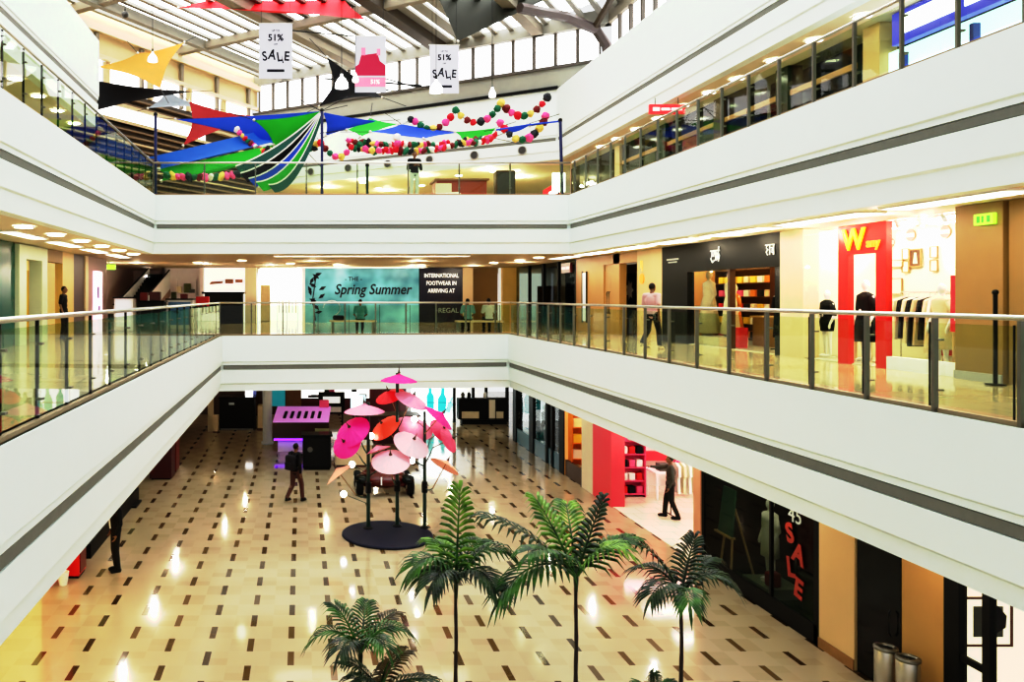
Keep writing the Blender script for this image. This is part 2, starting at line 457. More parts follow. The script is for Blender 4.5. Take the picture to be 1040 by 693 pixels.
# left clerestory, along v
LU = 27.4
def lbox(name, va, vb, za, zb, m, ua=LU, ub=LU+0.3): return slab(name, [UV(ua, va), UV(ub, va), UV(ub, vb), UV(ua, vb)], za, zb, m)
lbox('wall_left', 17, 37.7, E+11.0, ZE+0.75, 'roof cream')
lbox('trim_5', 17, 37.7, E+12.05, E+12.4, 'beige', LU-0.28, LU-0.02)
lbox('trim_5', 17, 37.7, E+10.9, E+11.08, 'beige', LU-0.22, LU-0.02)
for k in range(5):
    lbox('trim_6', 36.6-2.9*k, 36.8-2.9*k, E+9.7, E+12.0, 'roof beam', LU-0.18, LU-0.02)
for i in range(7):
    a = 37.4-2.9*(i+1); b = 37.4-2.9*i
    w = lbox('window_%d' % (40+i), a+0.25, b-0.25, E+9.75, E+10.9, 'clerestory', LU+0.05, LU+0.1)
    obj('window_frame', MB().prism([UV(LU, a, E+9.75), UV(LU+0.2, a, E+9.75), UV(LU+0.2, a+0.25, E+9.75), UV(LU, a+0.25, E+9.75)], (0, 0, 1.15)), 'roof cream', w)
mat('slat brown', (0.20, 0.135, 0.075), 0.6); mat('slat cream', (0.50, 0.40, 0.25), 0.6)
lbox('wall_left', 17, 37.7, E+3.56, E+9.75, 'roof brown', LU+0.15, LU+0.4)
for k in range(19):
    z = E+4.0+0.30*k
    if 8.2 < z-E < 9.1: continue
    lbox('trim_7', 17, 37.6, z, z+0.09, 'slat cream' if k % 4 == 3 else 'slat brown', LU-0.10, LU+0.14)
lbox('window_47', 17, 33, E+8.35, E+8.95, 'clerestory', LU+0.05, LU+0.1)
lbox('trim_7', 17, 37.6, E+8.2, E+8.35, 'slat cream', LU-0.15, LU+0.14)
lbox('trim_7', 17, 37.6, E+8.95, E+9.1, 'slat cream', LU-0.15, LU+0.14)
# glass roof bays
def vmax(u): return min(FV, (14+0.8405*u)/0.542)
bays = [(FV-7*k-7, FV-7*k) for k in range(4)]
wi = 60
for bi, (va, vb) in enumerate(bays):
    for ua, ub in ((-2, 5.9), (5.9, 10.8), (10.8, 15.7), (15.7, 20.6), (20.6, 25.5), (25.5, 27.4)):
        va2 = va
        pts = []
        lim = [min(vb, vmax(ua)), min(vb, vmax(ub))]
        if lim[1] <= va2+0.3: continue
        lo = [min(va2, lim[0]-0.05), va2]
        z = E+12.95
        w = struct('window_%d' % wi, MB().prism([UV(ua, lo[0], z), UV(ub, lo[1], z), UV(ub, lim[1], z), UV(ua, lim[0], z)], (0, 0, 0.03)), 'skylight'); wi += 1
        mb = MB()
        nb = max(1, round((ub-ua)/0.82))
        for k in range(nb):
            u = ua+(k+0.5)*(ub-ua)/nb
            v1 = min(vb, vmax(u))
            if v1 <= va+0.2: continue
            hw = 0.115 if not (bi == 0 and ua == 10.8 and k > 2) else 0.30
            mb.prism([UV(u-hw, va, E+12.78), UV(u+hw, va, E+12.78), UV(u+hw, v1, E+12.78), UV(u-hw, v1, E+12.78)], (0, 0, 0.14))
        if len(mb.bm.verts): obj('glazing_bars', mb, 'roof brown' if ua == 15.7 and bi > 0 else 'glazing bar', w)
for u, wd, m in ((5.9, 0.25, 'roof beam'), (10.8, 0.25, 'roof beam'), (15.7, 0.30, 'roof brown'), (20.6, 0.28, 'roof beam'), (25.5, 0.16, 'glazing bar')):
    v1 = min(FV, vmax(u))
    slab('trim_8', [UV(u-wd, 9.6), UV(u+wd, 9.6), UV(u+wd, v1), UV(u-wd, v1)], E+12.35, E+12.8, m)
for k in range(1, 5):
    v = FV-7*k
    ur = (0.542*v-14)/0.8405
    slab('trim_9', [UV(max(ur, -3), v-0.18), UV(27.4, v-0.18), UV(27.4, v+0.18), UV(max(ur, -3), v+0.18)], E+12.4, E+12.75, 'roof beam')
# hip girder bending down at the far right corner
struct('trim_10', MB().tube([P(528, 8, 33), P(575, 17, 34.6), P(605, 30, 35.4), P(616, 46, 35.6), P(618, 62, 35.6)], 0.22, 6), mat('hip brown', (0.075, 0.055, 0.05), 0.5))
struct('trim_10', MB().tube([P(605, 26, 35.2), P(618, 4, 33.6), P(628, -16, 32)], 0.16, 6), 'roof brown')

# ------------------------------------------------------------------ glass railings
mat('channel tan', (0.30, 0.23, 0.14), 0.5)
def railing(name, label, p0, p1, z, dists, group, inset=Vector((0, 0)), rods=True, dark=False, glassm='rail glass'):
    p0, p1 = Vector(p0)+inset, Vector(p1)+inset
    t = (p1-p0).normalized(); nn = Vector((-t.y, t.x)); L = (p1-p0).length
    r = thing(name, label, 'railing', (p0.x, p0.y, z), 0, group)
    def bx(d0, d1, w0, w1, z0, z1, mb):
        a, b = p0+t*d0, p0+t*d1
        mb.prism([(*(a+nn*w0), z0), (*(b+nn*w0), z0), (*(b+nn*w1), z0), (*(a+nn*w1), z0)], (0, 0, z1-z0)); return mb
    obj('handrail', MB().tube([(*p0, z+1.15), (*(p0+t*(L/2)), z+1.15), (*p1, z+1.15)], 0.032, 10), 'steel', r, True)
    ds = [d for d in dists if 0 <= d <= L]
    edges = [0.0]+ds+[L]
    for a, b in zip(edges, edges[1:]):
        if b-a > 0.1: obj('glass_panel', bx(a+0.01, b-0.01, -0.006, 0.006, z+0.09, z+1.06, MB()), glassm, r)
    for d in ds:
        q = p0+t*d
        if dark:
            post = obj('post', bx(d-0.012, d+0.012, 0.012, 0.05, z, z+1.12, MB()), 'black metal', r)
        else:
            post = obj('post', bx(d-0.022, d+0.022, 0.02, 0.075, z, z+1.12, MB()), 'dark steel', r)
        for h in (0.25, 0.85):
            obj('clamp', MB().box(q.x-0.04, q.x+0.04, q.y-0.035, q.y+0.035, z+h, z+h+0.025, 0.004), 'dark steel', post)
        if rods: obj('seal', bx(d+0.13, d+0.143, -0.009, 0.009, z+0.06, z+1.07, MB()), 'black metal', r)
    obj('floor_channel', bx(0, L, -0.035, 0.035, z, z+0.05, MB()), 'channel tan', r)
    return r
i_ = 0.10
seq = lambda s, d, n: [s+d*k for k in range(n)]
railing('glass_railing', 'glass railing with thin dark posts along the left edge of the middle floor', (XL-i_, 0.5), (XL-i_, YL-0.05), MF, seq(0.53, 1.08, 30), 'glass railings', rods=False, dark=True)
railing('glass_railing', 'glass railing across the far end of the middle floor before the teal banner', (XL-i_, YL+i_), (XR+i_, YR+i_), MF, seq(0.0, 1.11, 12), 'glass railings')
railing('glass_railing', 'glass railing with steel posts along the right edge of the middle floor', (XR+i_, 0.5), (XR+i_, YR-0.05), MF, seq(0.98, 1.13, 26), 'glass railings')
railing('glass_railing', 'glass railing climbing out of the left edge of the photo on the upper floor', (UL-i_, 0.5), (UL-i_, UY-0.05), UF, seq(0.6, 1.06, 27), 'glass railings', rods=False, dark=True)
railing('glass_railing', 'glass railing across the far end of the upper floor under the coloured sails', (UL-i_, UY+i_), (UR+i_, UY+i_), UF, seq(0.0, 1.8, 10), 'glass railings', rods=False)
railing('glass_railing', 'glass railing along the right edge of the upper floor before dark shop windows', (UR+i_, 0.5), (UR+i_, UY-0.05), UF, seq(0.24, 1.06, 27), 'glass railings', rods=False)

# ------------------------------------------------------------------ ceiling lights
def downlight(p, r, label, group, proto=[None]):
    if proto[0] is None:
        t = thing('ceiling_light', label, 'ceiling light', (0, 0, 0))
        obj('lens', MB().lathe([(0, -0.012), (0.9, -0.012), (0.9, 0)], 20), 'lamp white', t)
        obj('rim', MB().lathe([(0.9, 0), (0.9, -0.03), (1.06, -0.03), (1.1, 0)], 20), 'pure white', t)
        proto[0] = t; t.location = p; t.scale = (r, r, 1); t['group'] = group
        return t
    d = dup(proto[0], p, None, label, group); d.scale = (r, r, 1); return d
for k, y in enumerate([33.9, 32.25, 30.35, 28.5, 26.6, 24.9, 23.3, 21.5, 19.8, 18.1]):
    downlight((12.9, y, E+6.45), 0.20, 'round white downlight in the row on the upper right ceiling', 'downlights of the upper right gallery')
for k in range(5):
    downlight((-8.45, 21.3+2.0*k, E+6.45), 0.24, 'round white downlight seen through the upper left railing', 'downlights of the upper left gallery')
for k in range(8):
    downlight((-5.95, 12.5+2.2*k, UF-2.06), 0.22, 'round white downlight in the ceiling along the middle left gallery', 'downlights of the middle left gallery')
for x, y in ((-2.5, 33), (-4.6, 35), (-0.5, 36), (1.7, 37), (9.2, 30.5), (9.1, 32.8), (8.6, 35.2), (5.8, 38)):
    downlight((x, y, UF-2.06), 0.2, 'round white downlight in the ceiling over the far middle gallery', 'downlights of the far middle gallery')
for x, y in ((3.5, 44.6), (6.2, 43.2), (8.4, 42), (9.9, 40.6), (11.0, 40.3), (9.2, 43.6), (11.6, 42.6), (7.0, 45.8), (4.6, 47)):
    downlight((x, y, E+6.45), 0.2, 'round white downlight in the warm ceiling behind the upper far railing', 'downlights of the far upper gallery')
def cove(x0, x1, y0, y1, z, label, group, m='cove light', name='ceiling_light_strip'):
    t = thing(name, label, 'ceiling light', ((x0+x1)/2, (y0+y1)/2, z), 0, group)
    obj('diffuser', MB().box(x0, x1, y0, y1, z-0.02, z-0.002), m, t)
    f = 0.03
    mb = MB(); mb.box(x0-f, x0, y0-f, y1+f, z-0.04, z); mb.box(x1, x1+f, y0-f, y1+f, z-0.04, z); mb.box(x0, x1, y0-f, y0, z-0.04, z); mb.box(x0, x1, y1, y1+f, z-0.04, z)
    obj('frame', mb, 'pure white', t)
    return t
zc = UF-2.052
for k in range(6):
    cove(-6.95, -6.55, 11.5+3.3*k, 13.7+3.3*k, zc, 'long glowing ceiling strip along the middle left gallery', 'strips of the middle left gallery')
for k in range(8):
    cove(9.85, 10.35, 8.0+3.0*k, 10.4+3.0*k, zc, 'long glowing ceiling strip over the middle right gallery by the shops', 'strips of the middle right gallery')
cove(-1.0, 6.2, 29.0, 29.25, zc, 'thin white ceiling strip behind the upper far fascia', None)
cove(-0.2, 6.4, 40.4, 40.7, zc, 'thin ceiling strip washing the teal banner wall', None)
# ------------------------------------------------------------------ generic shop fittings
def wall_box(name, x0, x1, y0, y1, z0, z1, m): return struct(name, MB().box(x0, x1, y0, y1, z0, z1), m)
def hanging_garment(name, label, loc, rotz, m, h=1.0, w=0.42, group=None, flare=1.0, cat='clothes'):
    """a garment on a hanger, hanging point at loc"""
    t = thing(name, label, cat, loc, rotz, group)
    mb = MB(); th = 0.035
    outl = [(-0.05, -0.06), (-w/2, -0.13), (-w/2-0.05, -0.42), (-w/2+0.03, -0.44), (-w/2*0.8, -0.30), (-w/2*flare, -h), (w/2*flare, -h), (w/2*0.8, -0.30), (w/2-0.03, -0.44), (w/2+0.05, -0.42), (w/2, -0.13), (0.05, -0.06)]
    mb.prism([(x, -th, z) for x, z in outl], (0, 2*th, 0))
    WLOC[t.name] = Vector()
    obj('cloth', mb, m, t)
    obj('hanger', MB().tube([(0, 0, 0.0), (0.02, 0, 0.03), (0, 0, 0.05), (-0.02, 0, 0.03)], 0.005, 5).tube([(-w/2, 0, -0.11), (0, 0, -0.04), (w/2, 0, -0.11)], 0.008, 5).tube([(0, 0, -0.04), (0, 0, 0.01)], 0.005, 5), 'steel', t)
    return t
def clothes_rail(label, a, b, z0, h, m='steel', group=None):
    a, b = Vector((*a, z0)), Vector((*b, z0)); up = Vector((0, 0, h))
    t = thing('clothes_rail', label, 'clothes rail', (a+b)/2, 0, group)
    obj('bar', MB().tube([a+up, b+up], 0.018, 8), m, t)
    for p in (a, b): obj('upright', MB().tube([p, p+up], 0.016, 8), m, t)
    d = (b-a).normalized(); nn = Vector((-d.y, d.x, 0))*0.22
    for p in (a, b): obj('foot', MB().tube([p+nn+Vector((0, 0, 0.016)), p-nn+Vector((0, 0, 0.016))], 0.016, 6), m, t)
    return t
def shelf_unit(label, x0, x1, y0, y1, z0, h, n, m, back='right', group=None):
    t = thing('shelf_unit', label, 'shelf', ((x0+x1)/2, (y0+y1)/2, z0), 0, group)
    for k in range(n):
        z = z0+0.1+(h-0.12)*k/(n-1)
        obj('shelf', MB().box(x0, x1, y0, y1, z-0.02, z), m, t)
    if back == 'right':
        obj('back_panel', MB().box(x1, x1+0.02, y0, y1, z0, z0+h), m, t)
        for y in (y0, y1): obj('side_panel', MB().box(x0, x1, y-0.015, y+0.015, z0, z0+h), m, t)
    else:
        obj('back_panel', MB().box(x0, x1, y1, y1+0.02, z0, z0+h), m, t)
        for x in (x0, x1): obj('side_panel', MB().box(x-0.015, x+0.015, y0, y1, z0, z0+h), m, t)
    return t
def picture(name, label, c, w, h, facing, frame_m, inner_m, mount_m='pure white', cat='picture', motif=None, motif_m='ink', group=None, fw=0.03):
    R = FACING[facing]; c = Vector(c)
    t = thing(name, label, cat, c-Vector((0, 0, h/2)), 0, group)
    def rect(x0, x1, y0, y1, d0, d1, mb):
        mb.prism([c+R @ Vector(q) for q in ((x0, y0, d0), (x1, y0, d0), (x1, y1, d0), (x0, y1, d0))], R @ Vector((0, 0, d1-d0))); return mb
    mb = MB()
    rect(-w/2, w/2, h/2-fw, h/2, 0, 0.03, mb); rect(-w/2, w/2, -h/2, -h/2+fw, 0, 0.03, mb)
    rect(-w/2, -w/2+fw, -h/2+fw, h/2-fw, 0, 0.03, mb); rect(w/2-fw, w/2, -h/2+fw, h/2-fw, 0, 0.03, mb)
    obj('frame', mb, frame_m, t)
    obj('mount', rect(-w/2+fw, w/2-fw, -h/2+fw, h/2-fw, 0.002, 0.01, MB()), mount_m, t)
    a = 0.62
    if inner_m: obj('print', rect(-w/2*a, w/2*a, -h/2*a, h/2*a, 0.011, 0.014, MB()), inner_m, t)
    if motif: obj('motif', MB().prism([c+R @ Vector((x*w, y*h, 0.015)) for x, y in motif], R @ Vector((0, 0, 0.004))), motif_m, t)
    return t
def limb_pts(): pass
def mannequin(label, loc, rotz, dress_m, body_m='pure white', h=1.75, long=1.15, group=None, flare=0.30, head=True):
    t = thing('mannequin', label, 'mannequin', loc, rotz, group); WLOC[t.name] = Vector()
    s = h/1.75
    mb = MB()
    if head: mb.ball((0, 0, 1.64*s), (0.075*s, 0.09*s, 0.115*s)); 
    mb.cone((0, 0, 1.42*s), (0, 0, 1.56*s), 0.055*s, 0.045*s)
    mb.cone((0, 0, 1.22*s), (0, 0, 1.36*s), 0.12*s, 0.13*s); mb.cone((0, 0, 0.95*s), (0, 0, 1.22*s), 0.14*s, 0.12*s)
    for q in (-1, 1):
        mb.cone((q*0.12*s, 0, 1.38*s), (q*0.19*s, 0.0, 1.38*s), 0.06*s, 0.055*s)
        mb.cone((q*0.19*s, 0, 1.38*s), (q*0.25*s, 0.02, 1.10*s), 0.052*s, 0.04*s); mb.cone((q*0.25*s, 0.02, 1.10*s), (q*0.24*s, -0.08, 0.86*s), 0.04*s, 0.028*s)
        mb.ball((q*0.24*s, -0.09, 0.80*s), (0.02*s, 0.035*s, 0.07*s))
        mb.cone((q*0.09*s, 0, 0.92*s), (q*0.09*s, 0, 0.50*s), 0.09*s, 0.055*s); mb.cone((q*0.09*s, 0, 0.50*s), (q*0.09*s, 0.02, 0.09*s), 0.055*s, 0.035*s)
        mb.ball((q*0.09*s, -0.05, 0.04*s), (0.04*s, 0.11*s, 0.04*s))
    b = obj('body', mb, body_m, t); remesh(b, 0.014)
    z1 = (1.43-long)*s
    prof = [(0.05, 1.50*s), (0.10, 1.47*s), (0.185*s, 1.42*s), (0.185*s, 1.30*s), (0.155*s, 1.10*s), (0.20*s, 0.92*s), (flare*s, z1), (flare*s-0.02, z1)]
    n = 24; mb = MB()
    rings = []
    for k, (r, z) in enumerate(prof):
        f = max(0, (0.92*s-z))*0.12
        rings.append([mb.bm.verts.new((r*1.05*math.cos(2*PI*i/n)*(1+f*math.cos(6*2*PI*i/n)), 0.78*r*math.sin(2*PI*i/n)*(1+f*math.cos(6*2*PI*i/n)), z)) for i in range(n)])
    for a, c in zip(rings, rings[1:]):
        for i in range(n): mb.bm.faces.new((a[i], a[(i+1) % n], c[(i+1) % n], c[i]))
    for q in (-1, 1): mb.cone((q*0.17*s, 0, 1.38*s), (q*0.245*s, 0.02, 1.12*s), 0.07*s, 0.06*s)
    obj('dress', mb, dress_m, t, True)
    obj('stand', MB().lathe([(0, 0), (0.17, 0), (0.17, 0.012), (0, 0.016)], 20), 'steel', t)
    return t
def folded(label, x, y, z, m, w=0.24, d=0.3, h=0.05, group=None):
    return solo('folded_garment', MB().box(x-w/2, x+w/2, y-d/2, y+d/2, z, z+h, 0.015), m, label, 'clothes', group)

for nm, c in (('cloth red', (0.55, 0.015, 0.02)), ('cloth black', (0.01, 0.01, 0.012)), ('cloth cream', (0.72, 0.62, 0.42)), ('cloth beige', (0.50, 0.42, 0.26)),
              ('cloth pink', (0.75, 0.10, 0.25)), ('cloth yellow', (0.72, 0.48, 0.06)), ('cloth white', (0.80, 0.79, 0.75)), ('cloth olive', (0.10, 0.11, 0.04)),
              ('cloth blue', (0.02, 0.10, 0.35)), ('cloth orange', (0.75, 0.22, 0.03)), ('cloth sage', (0.34, 0.36, 0.20)), ('cloth grey', (0.10, 0.10, 0.09))):
    mat(nm, c, 0.8, vary=0.12, scale=5)
# ------------------------------------------------------------------ middle floor, right hand shops (wall at X = 11.2)
WX = 11.2; Z0, Z1 = MF, UF-2.06
# brown pillars by the passage, exit sign
wall_box('wall_right', 11.0, 12.6, 12.35, 13.25, Z0, Z1, 'brown pillar')
wall_box('wall_right', 11.35, 16, 8.6, 12.35, Z0, Z1, 'dark brown')
wall_box('wall_right', 11.05, 11.35, 11.75, 12.30, Z0, Z1, 'brown pillar')
wall_box('baseboard_right', 10.97, 11.0, 12.35, 13.25, Z0, Z0+0.14, 'mid grey')
wall_box('wall_right', 11.1, 11.4, 8.0, 11.4, Z0, Z1, 'brown pillar')
t = thing('exit_sign', 'green lit exit sign high on the brown pillar at the right', 'exit sign', (10.92, 12.62, 7.45))
obj('housing', MB().box(10.93, 10.99, 12.45, 12.80, 7.45, 7.62), mat('exit green', (0.25, 0.75, 0.05), 0.4, emit=1.6, ecol=(0.28, 0.85, 0.04)), t)
obj('pictogram', MB().box(10.925, 10.93, 12.50, 12.56, 7.48, 7.59).box(10.925, 10.93, 12.62, 12.66, 7.48, 7.59).box(10.925, 10.93, 12.69, 12.75, 7.48, 7.59), mat('exit dark green', (0.05, 0.40, 0.03), 0.4, emit=0.7), t)
t = thing('stanchion', 'slim black post standing before the brown pillar', 'post', (10.75, 12.2, Z0))
obj('pole', MB().tube([(10.75, 12.2, Z0), (10.75, 12.2, Z0+1.42)], 0.03, 10), 'black metal', t)
obj('cap', MB().ball((10.75, 12.2, Z0+1.44), 0.045), 'black metal', t)
obj('foot', MB().lathe([(0, 0), (0.13, 0), (0.13, 0.02), (0, 0.03)], 20, (10.75, 12.2, Z0)), 'black metal', t)
# W shop interior
wall_box('wall_right', 13.2, 13.35, 13.25, 18.1, Z0, Z1, 'cream wall')
wall_box('wall_right', 11.3, 13.2, 17.95, 18.1, Z0, Z1, 'cream wall')
wall_box('wall_right', 12.6, 13.2, 13.1, 13.25, Z0, Z1, 'cream wall')
wall_box('floor', 11.2, 13.2, 13.3, 17.9, Z0+0.001, Z0+0.02, 'bright shop tile')
wall_box('trim_11', 11.12, 11.24, 13.3, 14.97, Z0, Z0+0.24, 'pure white')
wall_box('window_90', 11.17, 11.185, 13.3, 15.0, Z0+0.24, Z1-0.1, 'shop glass')
wall_box('window_91', 11.17, 11.185, 16.35, 17.5, Z0, Z1-0.1, 'shop glass')
wall_box('wall_right', 11.15, 11.5, 17.5, 18.35, Z0, Z1, 'beige')
for k in range(3):
    cove(11.7, 12.9, 13.8+1.4*k, 14.5+1.4*k, Z1-0.005, 'glowing ceiling panel inside the shop with the red portal', 'ceiling panels of the red portal shop', 'shop light', 'ceiling_panel')
for k in range(4):
    t = thing('spotlight', 'small spotlight on the ceiling of the shop with the red portal', 'spotlight', (11.5, 13.6+0.55*k, Z1-0.15), 0, 'spotlights of the red portal shop')
    obj('can', MB().tube([(11.5, 13.6+0.55*k, Z1-0.02), (11.58, 13.6+0.55*k, Z1-0.16)], [0.03, 0.05], 10), 'pure white', t)
    obj('lens', MB().ball((11.59, 13.6+0.55*k, Z1-0.17), 0.035, 8, 6), 'lamp white', t)
t = thing('shop_portal', 'tall red portal frame with a yellow W at a fashion shop entrance', 'portal', (WX, 15.65, Z0))
obj('post', MB().box(11.12, 11.24, 14.98, 15.25, Z0, Z1-0.06), 'shop red', t)
obj('post', MB().box(11.12, 11.24, 16.02, 16.32, Z0, Z1-0.06), 'shop red', t)
obj('lintel', MB().box(11.12, 11.24, 15.25, 16.02, Z0+2.22, Z1-0.06), 'shop red', t)
text('lettering', 'W', 0.60, (11.105, 15.84, Z1-0.38), 'right', 'yellow letter', t, 0.02, bold=0.012)
text('lettering', 'any', 0.26, (11.105, 15.30, Z1-0.46), 'right', mat('orange letter', (0.95, 0.5, 0.05), 0.4, emit=0.4), t, 0.015, bold=0.004)
t.children[-1]['label'] = 'small orange letters'
# frames on the shop wall
px = 13.17
tri = [(-0.18, -0.3), (0.18, -0.3), (0.08, 0.28), (-0.06, 0.28)]
picture('picture', 'dark square picture with a pale figure on the cream shop wall', (px, 16.88, 7.12), 0.34, 0.40, 'right', 'wood', 'dark brown', 'dark brown', motif=tri, motif_m='cloth cream')
for (y, z, w, h, lab) in ((17.42, 7.02, 0.42, 0.16, 'low wide thin framed print left of the dark square picture'), (17.15, 7.22, 0.20, 0.24, 'small upper framed print beside the dark square picture'),
                          (17.15, 6.94, 0.20, 0.24, 'small lower framed print beside the dark square picture'), (16.38, 7.22, 0.20, 0.24, 'small upper framed print near the brown pillar'), (16.38, 6.94, 0.20, 0.24, 'small lower framed print near the brown pillar'),
                          (17.52, 6.52, 0.55, 0.36, 'wide framed white print low on the shop wall')):
    picture('picture', lab, (px, y, z), w, h, 'right', 'wood', None, 'cream wall', fw=0.016)
for (y, z, r, lab) in ((17.02, 7.62, 0.13, 'round red and white emblem above the dark square picture'), (17.6, 7.5, 0.12, 'half hidden round red emblem beside the portal top'), (16.1, 7.62, 0.13, 'round brown emblem by the brown pillar')):
    t = thing('wall_emblem', lab, 'emblem', (px, y, z-r))
    M = FACING['right']
    obj('disc', MB().lathe([(0, 0), (r, 0), (r, 0.015), (0, 0.015)], 24, (px, y, z), M), mat('emblem red', (0.55, 0.16, 0.12), 0.5), t)
    obj('band', MB().prism([Vector((px-0.02, y+r*0.95, z-0.04)), Vector((px-0.02, y-r*0.95, z-0.04)), Vector((px-0.02, y-r*0.95, z+0.04)), Vector((px-0.02, y+r*0.95, z+0.04))], (-0.006, 0, 0)), 'cream wall', t)
# rails of clothes
clothes_rail('steel clothes rail with dark and cream clothes beside the red portal', (12.75, 15.2), (12.75, 16.75), Z0+0.02, 1.45)
for k, m in enumerate(['cloth cream', 'cloth black', 'cloth cream', 'cloth black', 'cloth beige', 'cloth black', 'cloth cream', 'cloth white', 'cloth cream', 'cloth beige', 'cloth cream']):
    g = {'cloth black': 'black garment', 'cloth cream': 'cream garment', 'cloth beige': 'beige garment', 'cloth white': 'white garment'}[m]
    hanging_garment('hanging_garment', g+' on the steel rail beside the red portal', (12.75, 16.68-0.14*k, Z0+1.42), PI/2*0+0.15*random.uniform(-1, 1), m, random.uniform(0.9, 1.25), group=g+'s on the rail by the portal')
clothes_rail('steel clothes rail with red clothes behind the shop window', (12.1, 13.9), (12.1, 14.85), Z0+0.02, 1.42)
for k, m in enumerate(['cloth red', 'cloth beige', 'cloth white', 'cloth cream', 'cloth red', 'cloth white']):
    g = {'cloth red': 'red garment', 'cloth cream': 'cream garment', 'cloth beige': 'beige garment', 'cloth white': 'white garment'}[m]
    hanging_garment('hanging_garment', g+' on the steel rail behind the shop window', (12.1, 14.78-0.16*k, Z0+1.39), 0.1*k-0.2, m, random.uniform(0.95, 1.15), group=g+'s on the rail at the window')
mannequin('mannequin in a long black dress inside the red portal', (11.75, 16.4, Z0+0.02), -PI/2, 'cloth black', long=1.0, h=1.7)
mannequin('small mannequin in a black dress left of the red portal', (11.75, 17.6, Z0+0.02), -PI/2, 'cloth black', h=1.5, long=0.75, flare=0.17)
mannequin('mannequin in a cream dress behind the shop window by the pillar', (11.75, 14.45, Z0+0.02), -PI/2, 'cloth cream', h=1.6, long=1.0)
t = thing('display_stand', 'red advertising stand with a white shape behind the shop window', 'advertising stand', (11.55, 13.75, Z0+0.02))
obj('panel', MB().box(11.52, 11.58, 13.55, 13.98, Z0+0.75, Z0+1.75), 'pink red', t)
obj('motif', MB().prism([(11.51, 13.88, Z0+0.95), (11.51, 13.66, Z0+0.95), (11.51, 13.72, Z0+1.5), (11.51, 13.8, Z0+1.55)], (-0.005, 0, 0)), 'pure white', t)
for y in (13.6, 13.93): obj('leg', MB().tube([(11.55, y, Z0+0.02), (11.55, y, Z0+0.76)], 0.03, 8), 'pale wood', t)
t = thing('display_table', 'low wooden table with a pink top left of the red portal', 'table', (12.2, 16.75, Z0+0.02))
obj('tabletop', MB().box(11.9, 12.3, 16.5, 17.0, Z0+0.66, Z0+0.7), 'cloth pink', t)
for x in (11.94, 12.26):
    for y in (16.54, 16.96): obj('leg', MB().box(x-0.02, x+0.02, y-0.02, y+0.02, Z0+0.02, Z0+0.66), 'pale wood', t)
solo('shopping_bag', MB().box(11.95, 12.2, 16.6, 16.85, Z0+0.70, Z0+0.92, 0.01), 'cloth pink', 'pink shopping bag on the low table left of the red portal', 'bag')
# black shop
wall_box('wall_right', 11.15, 11.35, 18.35, 24.35, Z1-0.80, Z1, 'black')
wall_box('wall_right', 11.15, 11.35, 22.75, 24.35, Z0, Z1-0.80, 'black')
wall_box('wall_right', 11.15, 11.4, 18.35, 18.55, Z0, Z1-0.8, 'black gloss')
wall_box('wall_right', 13.9, 14.05, 18.1, 26.2, Z0, Z1, mat('warm shop wall', (0.45, 0.27, 0.11), 0.5))
wall_box('wall_right', 11.35, 13.9, 26.1, 26.25, Z0, Z1, 'warm shop wall')
wall_box('floor', 11.2, 13.9, 18.4, 26, Z0+0.001, Z0+0.015, 'bright shop tile')
for k in range(4):
    cove(11.9, 13.4, 18.9+1.8*k, 19.3+1.8*k, Z1-0.005, 'glowing ceiling panel inside the black fronted shop', 'ceiling panels of the black shop', mat('amber light', (1, 1, 1), 0.5, emit=6, ecol=(1.0, 0.80, 0.45)), 'ceiling_panel')
def strokes(name, paths, size, c, facing, m, parent, rad=0.012):
    R = FACING[facing]; mb = MB(); c = Vector(c)
    for p in paths: mb.tube([c+R @ Vector((x*size, y*size, 0)) for x, y in p], rad, 5)
    return obj(name, mb, m, parent)
t = thing('shop_sign', 'white painted script sign in the middle of the black shop front', 'sign', (11.12, 21.2, Z1-0.65))
strokes('lettering', [[(-0.55, 0.3), (0.55, 0.3)], [(-0.35, 0.3), (-0.35, 0.0), (-0.15, -0.05), (-0.1, 0.1), (-0.1, 0.3)], [(-0.35, 0.0), (-0.5, -0.2), (-0.3, -0.45), (-0.05, -0.3)],
                      [(0.1, 0.3), (0.1, -0.35)], [(0.1, 0.05), (0.25, 0.15), (0.3, -0.05), (0.15, -0.15)], [(0.42, 0.3), (0.42, -0.4)], [(0.2, -0.3), (0.35, -0.1), (0.42, 0.05)], [(0.42, 0.3), (0.5, 0.55)], [(0.42, 0.1), (0.55, -0.05), (0.5, -0.25)]],
        0.42, (11.13, 21.2, Z1-0.40), 'right', 'white letter', t, 0.016)
t = thing('shop_sign', 'white painted script sign at the right end of the black shop front', 'sign', (11.12, 18.65, Z1-0.6))
strokes('lettering', [[(-0.5, 0.3), (0.55, 0.3)], [(-0.3, 0.3), (-0.4, 0.1), (-0.2, 0.0), (-0.4, -0.2), (-0.25, -0.4)], [(0.0, 0.3), (0.0, -0.4)], [(0.15, 0.1), (0.3, 0.1), (0.3, -0.1), (0.2, -0.2), (0.4, -0.25)], [(0.45, 0.3), (0.45, -0.4)]],
        0.34, (11.13, 18.72, Z1-0.38), 'right', 'white letter', t, 0.014)
t = thing('shop_sign', 'faint small white sign at the left end of the black shop front', 'sign', (11.12, 23.6, Z1-0.5))
obj('lettering', MB().box(11.13, 11.14, 23.25, 24.0, Z1-0.42, Z1-0.37).box(11.13, 11.14, 23.35, 23.9, Z1-0.50, Z1-0.46), 'dim letter', t)
wall_box('window_92', 11.22, 11.235, 20.6, 22.75, Z0, Z1-0.8, 'shop glass')
wall_box('trim_12', 11.15, 11.3, 20.5, 20.6, Z0, Z1-0.8, 'dark brown')
wall_box('trim_12', 11.4, 12.2, 21.5, 22.73, Z0, Z0+0.25, 'beige')
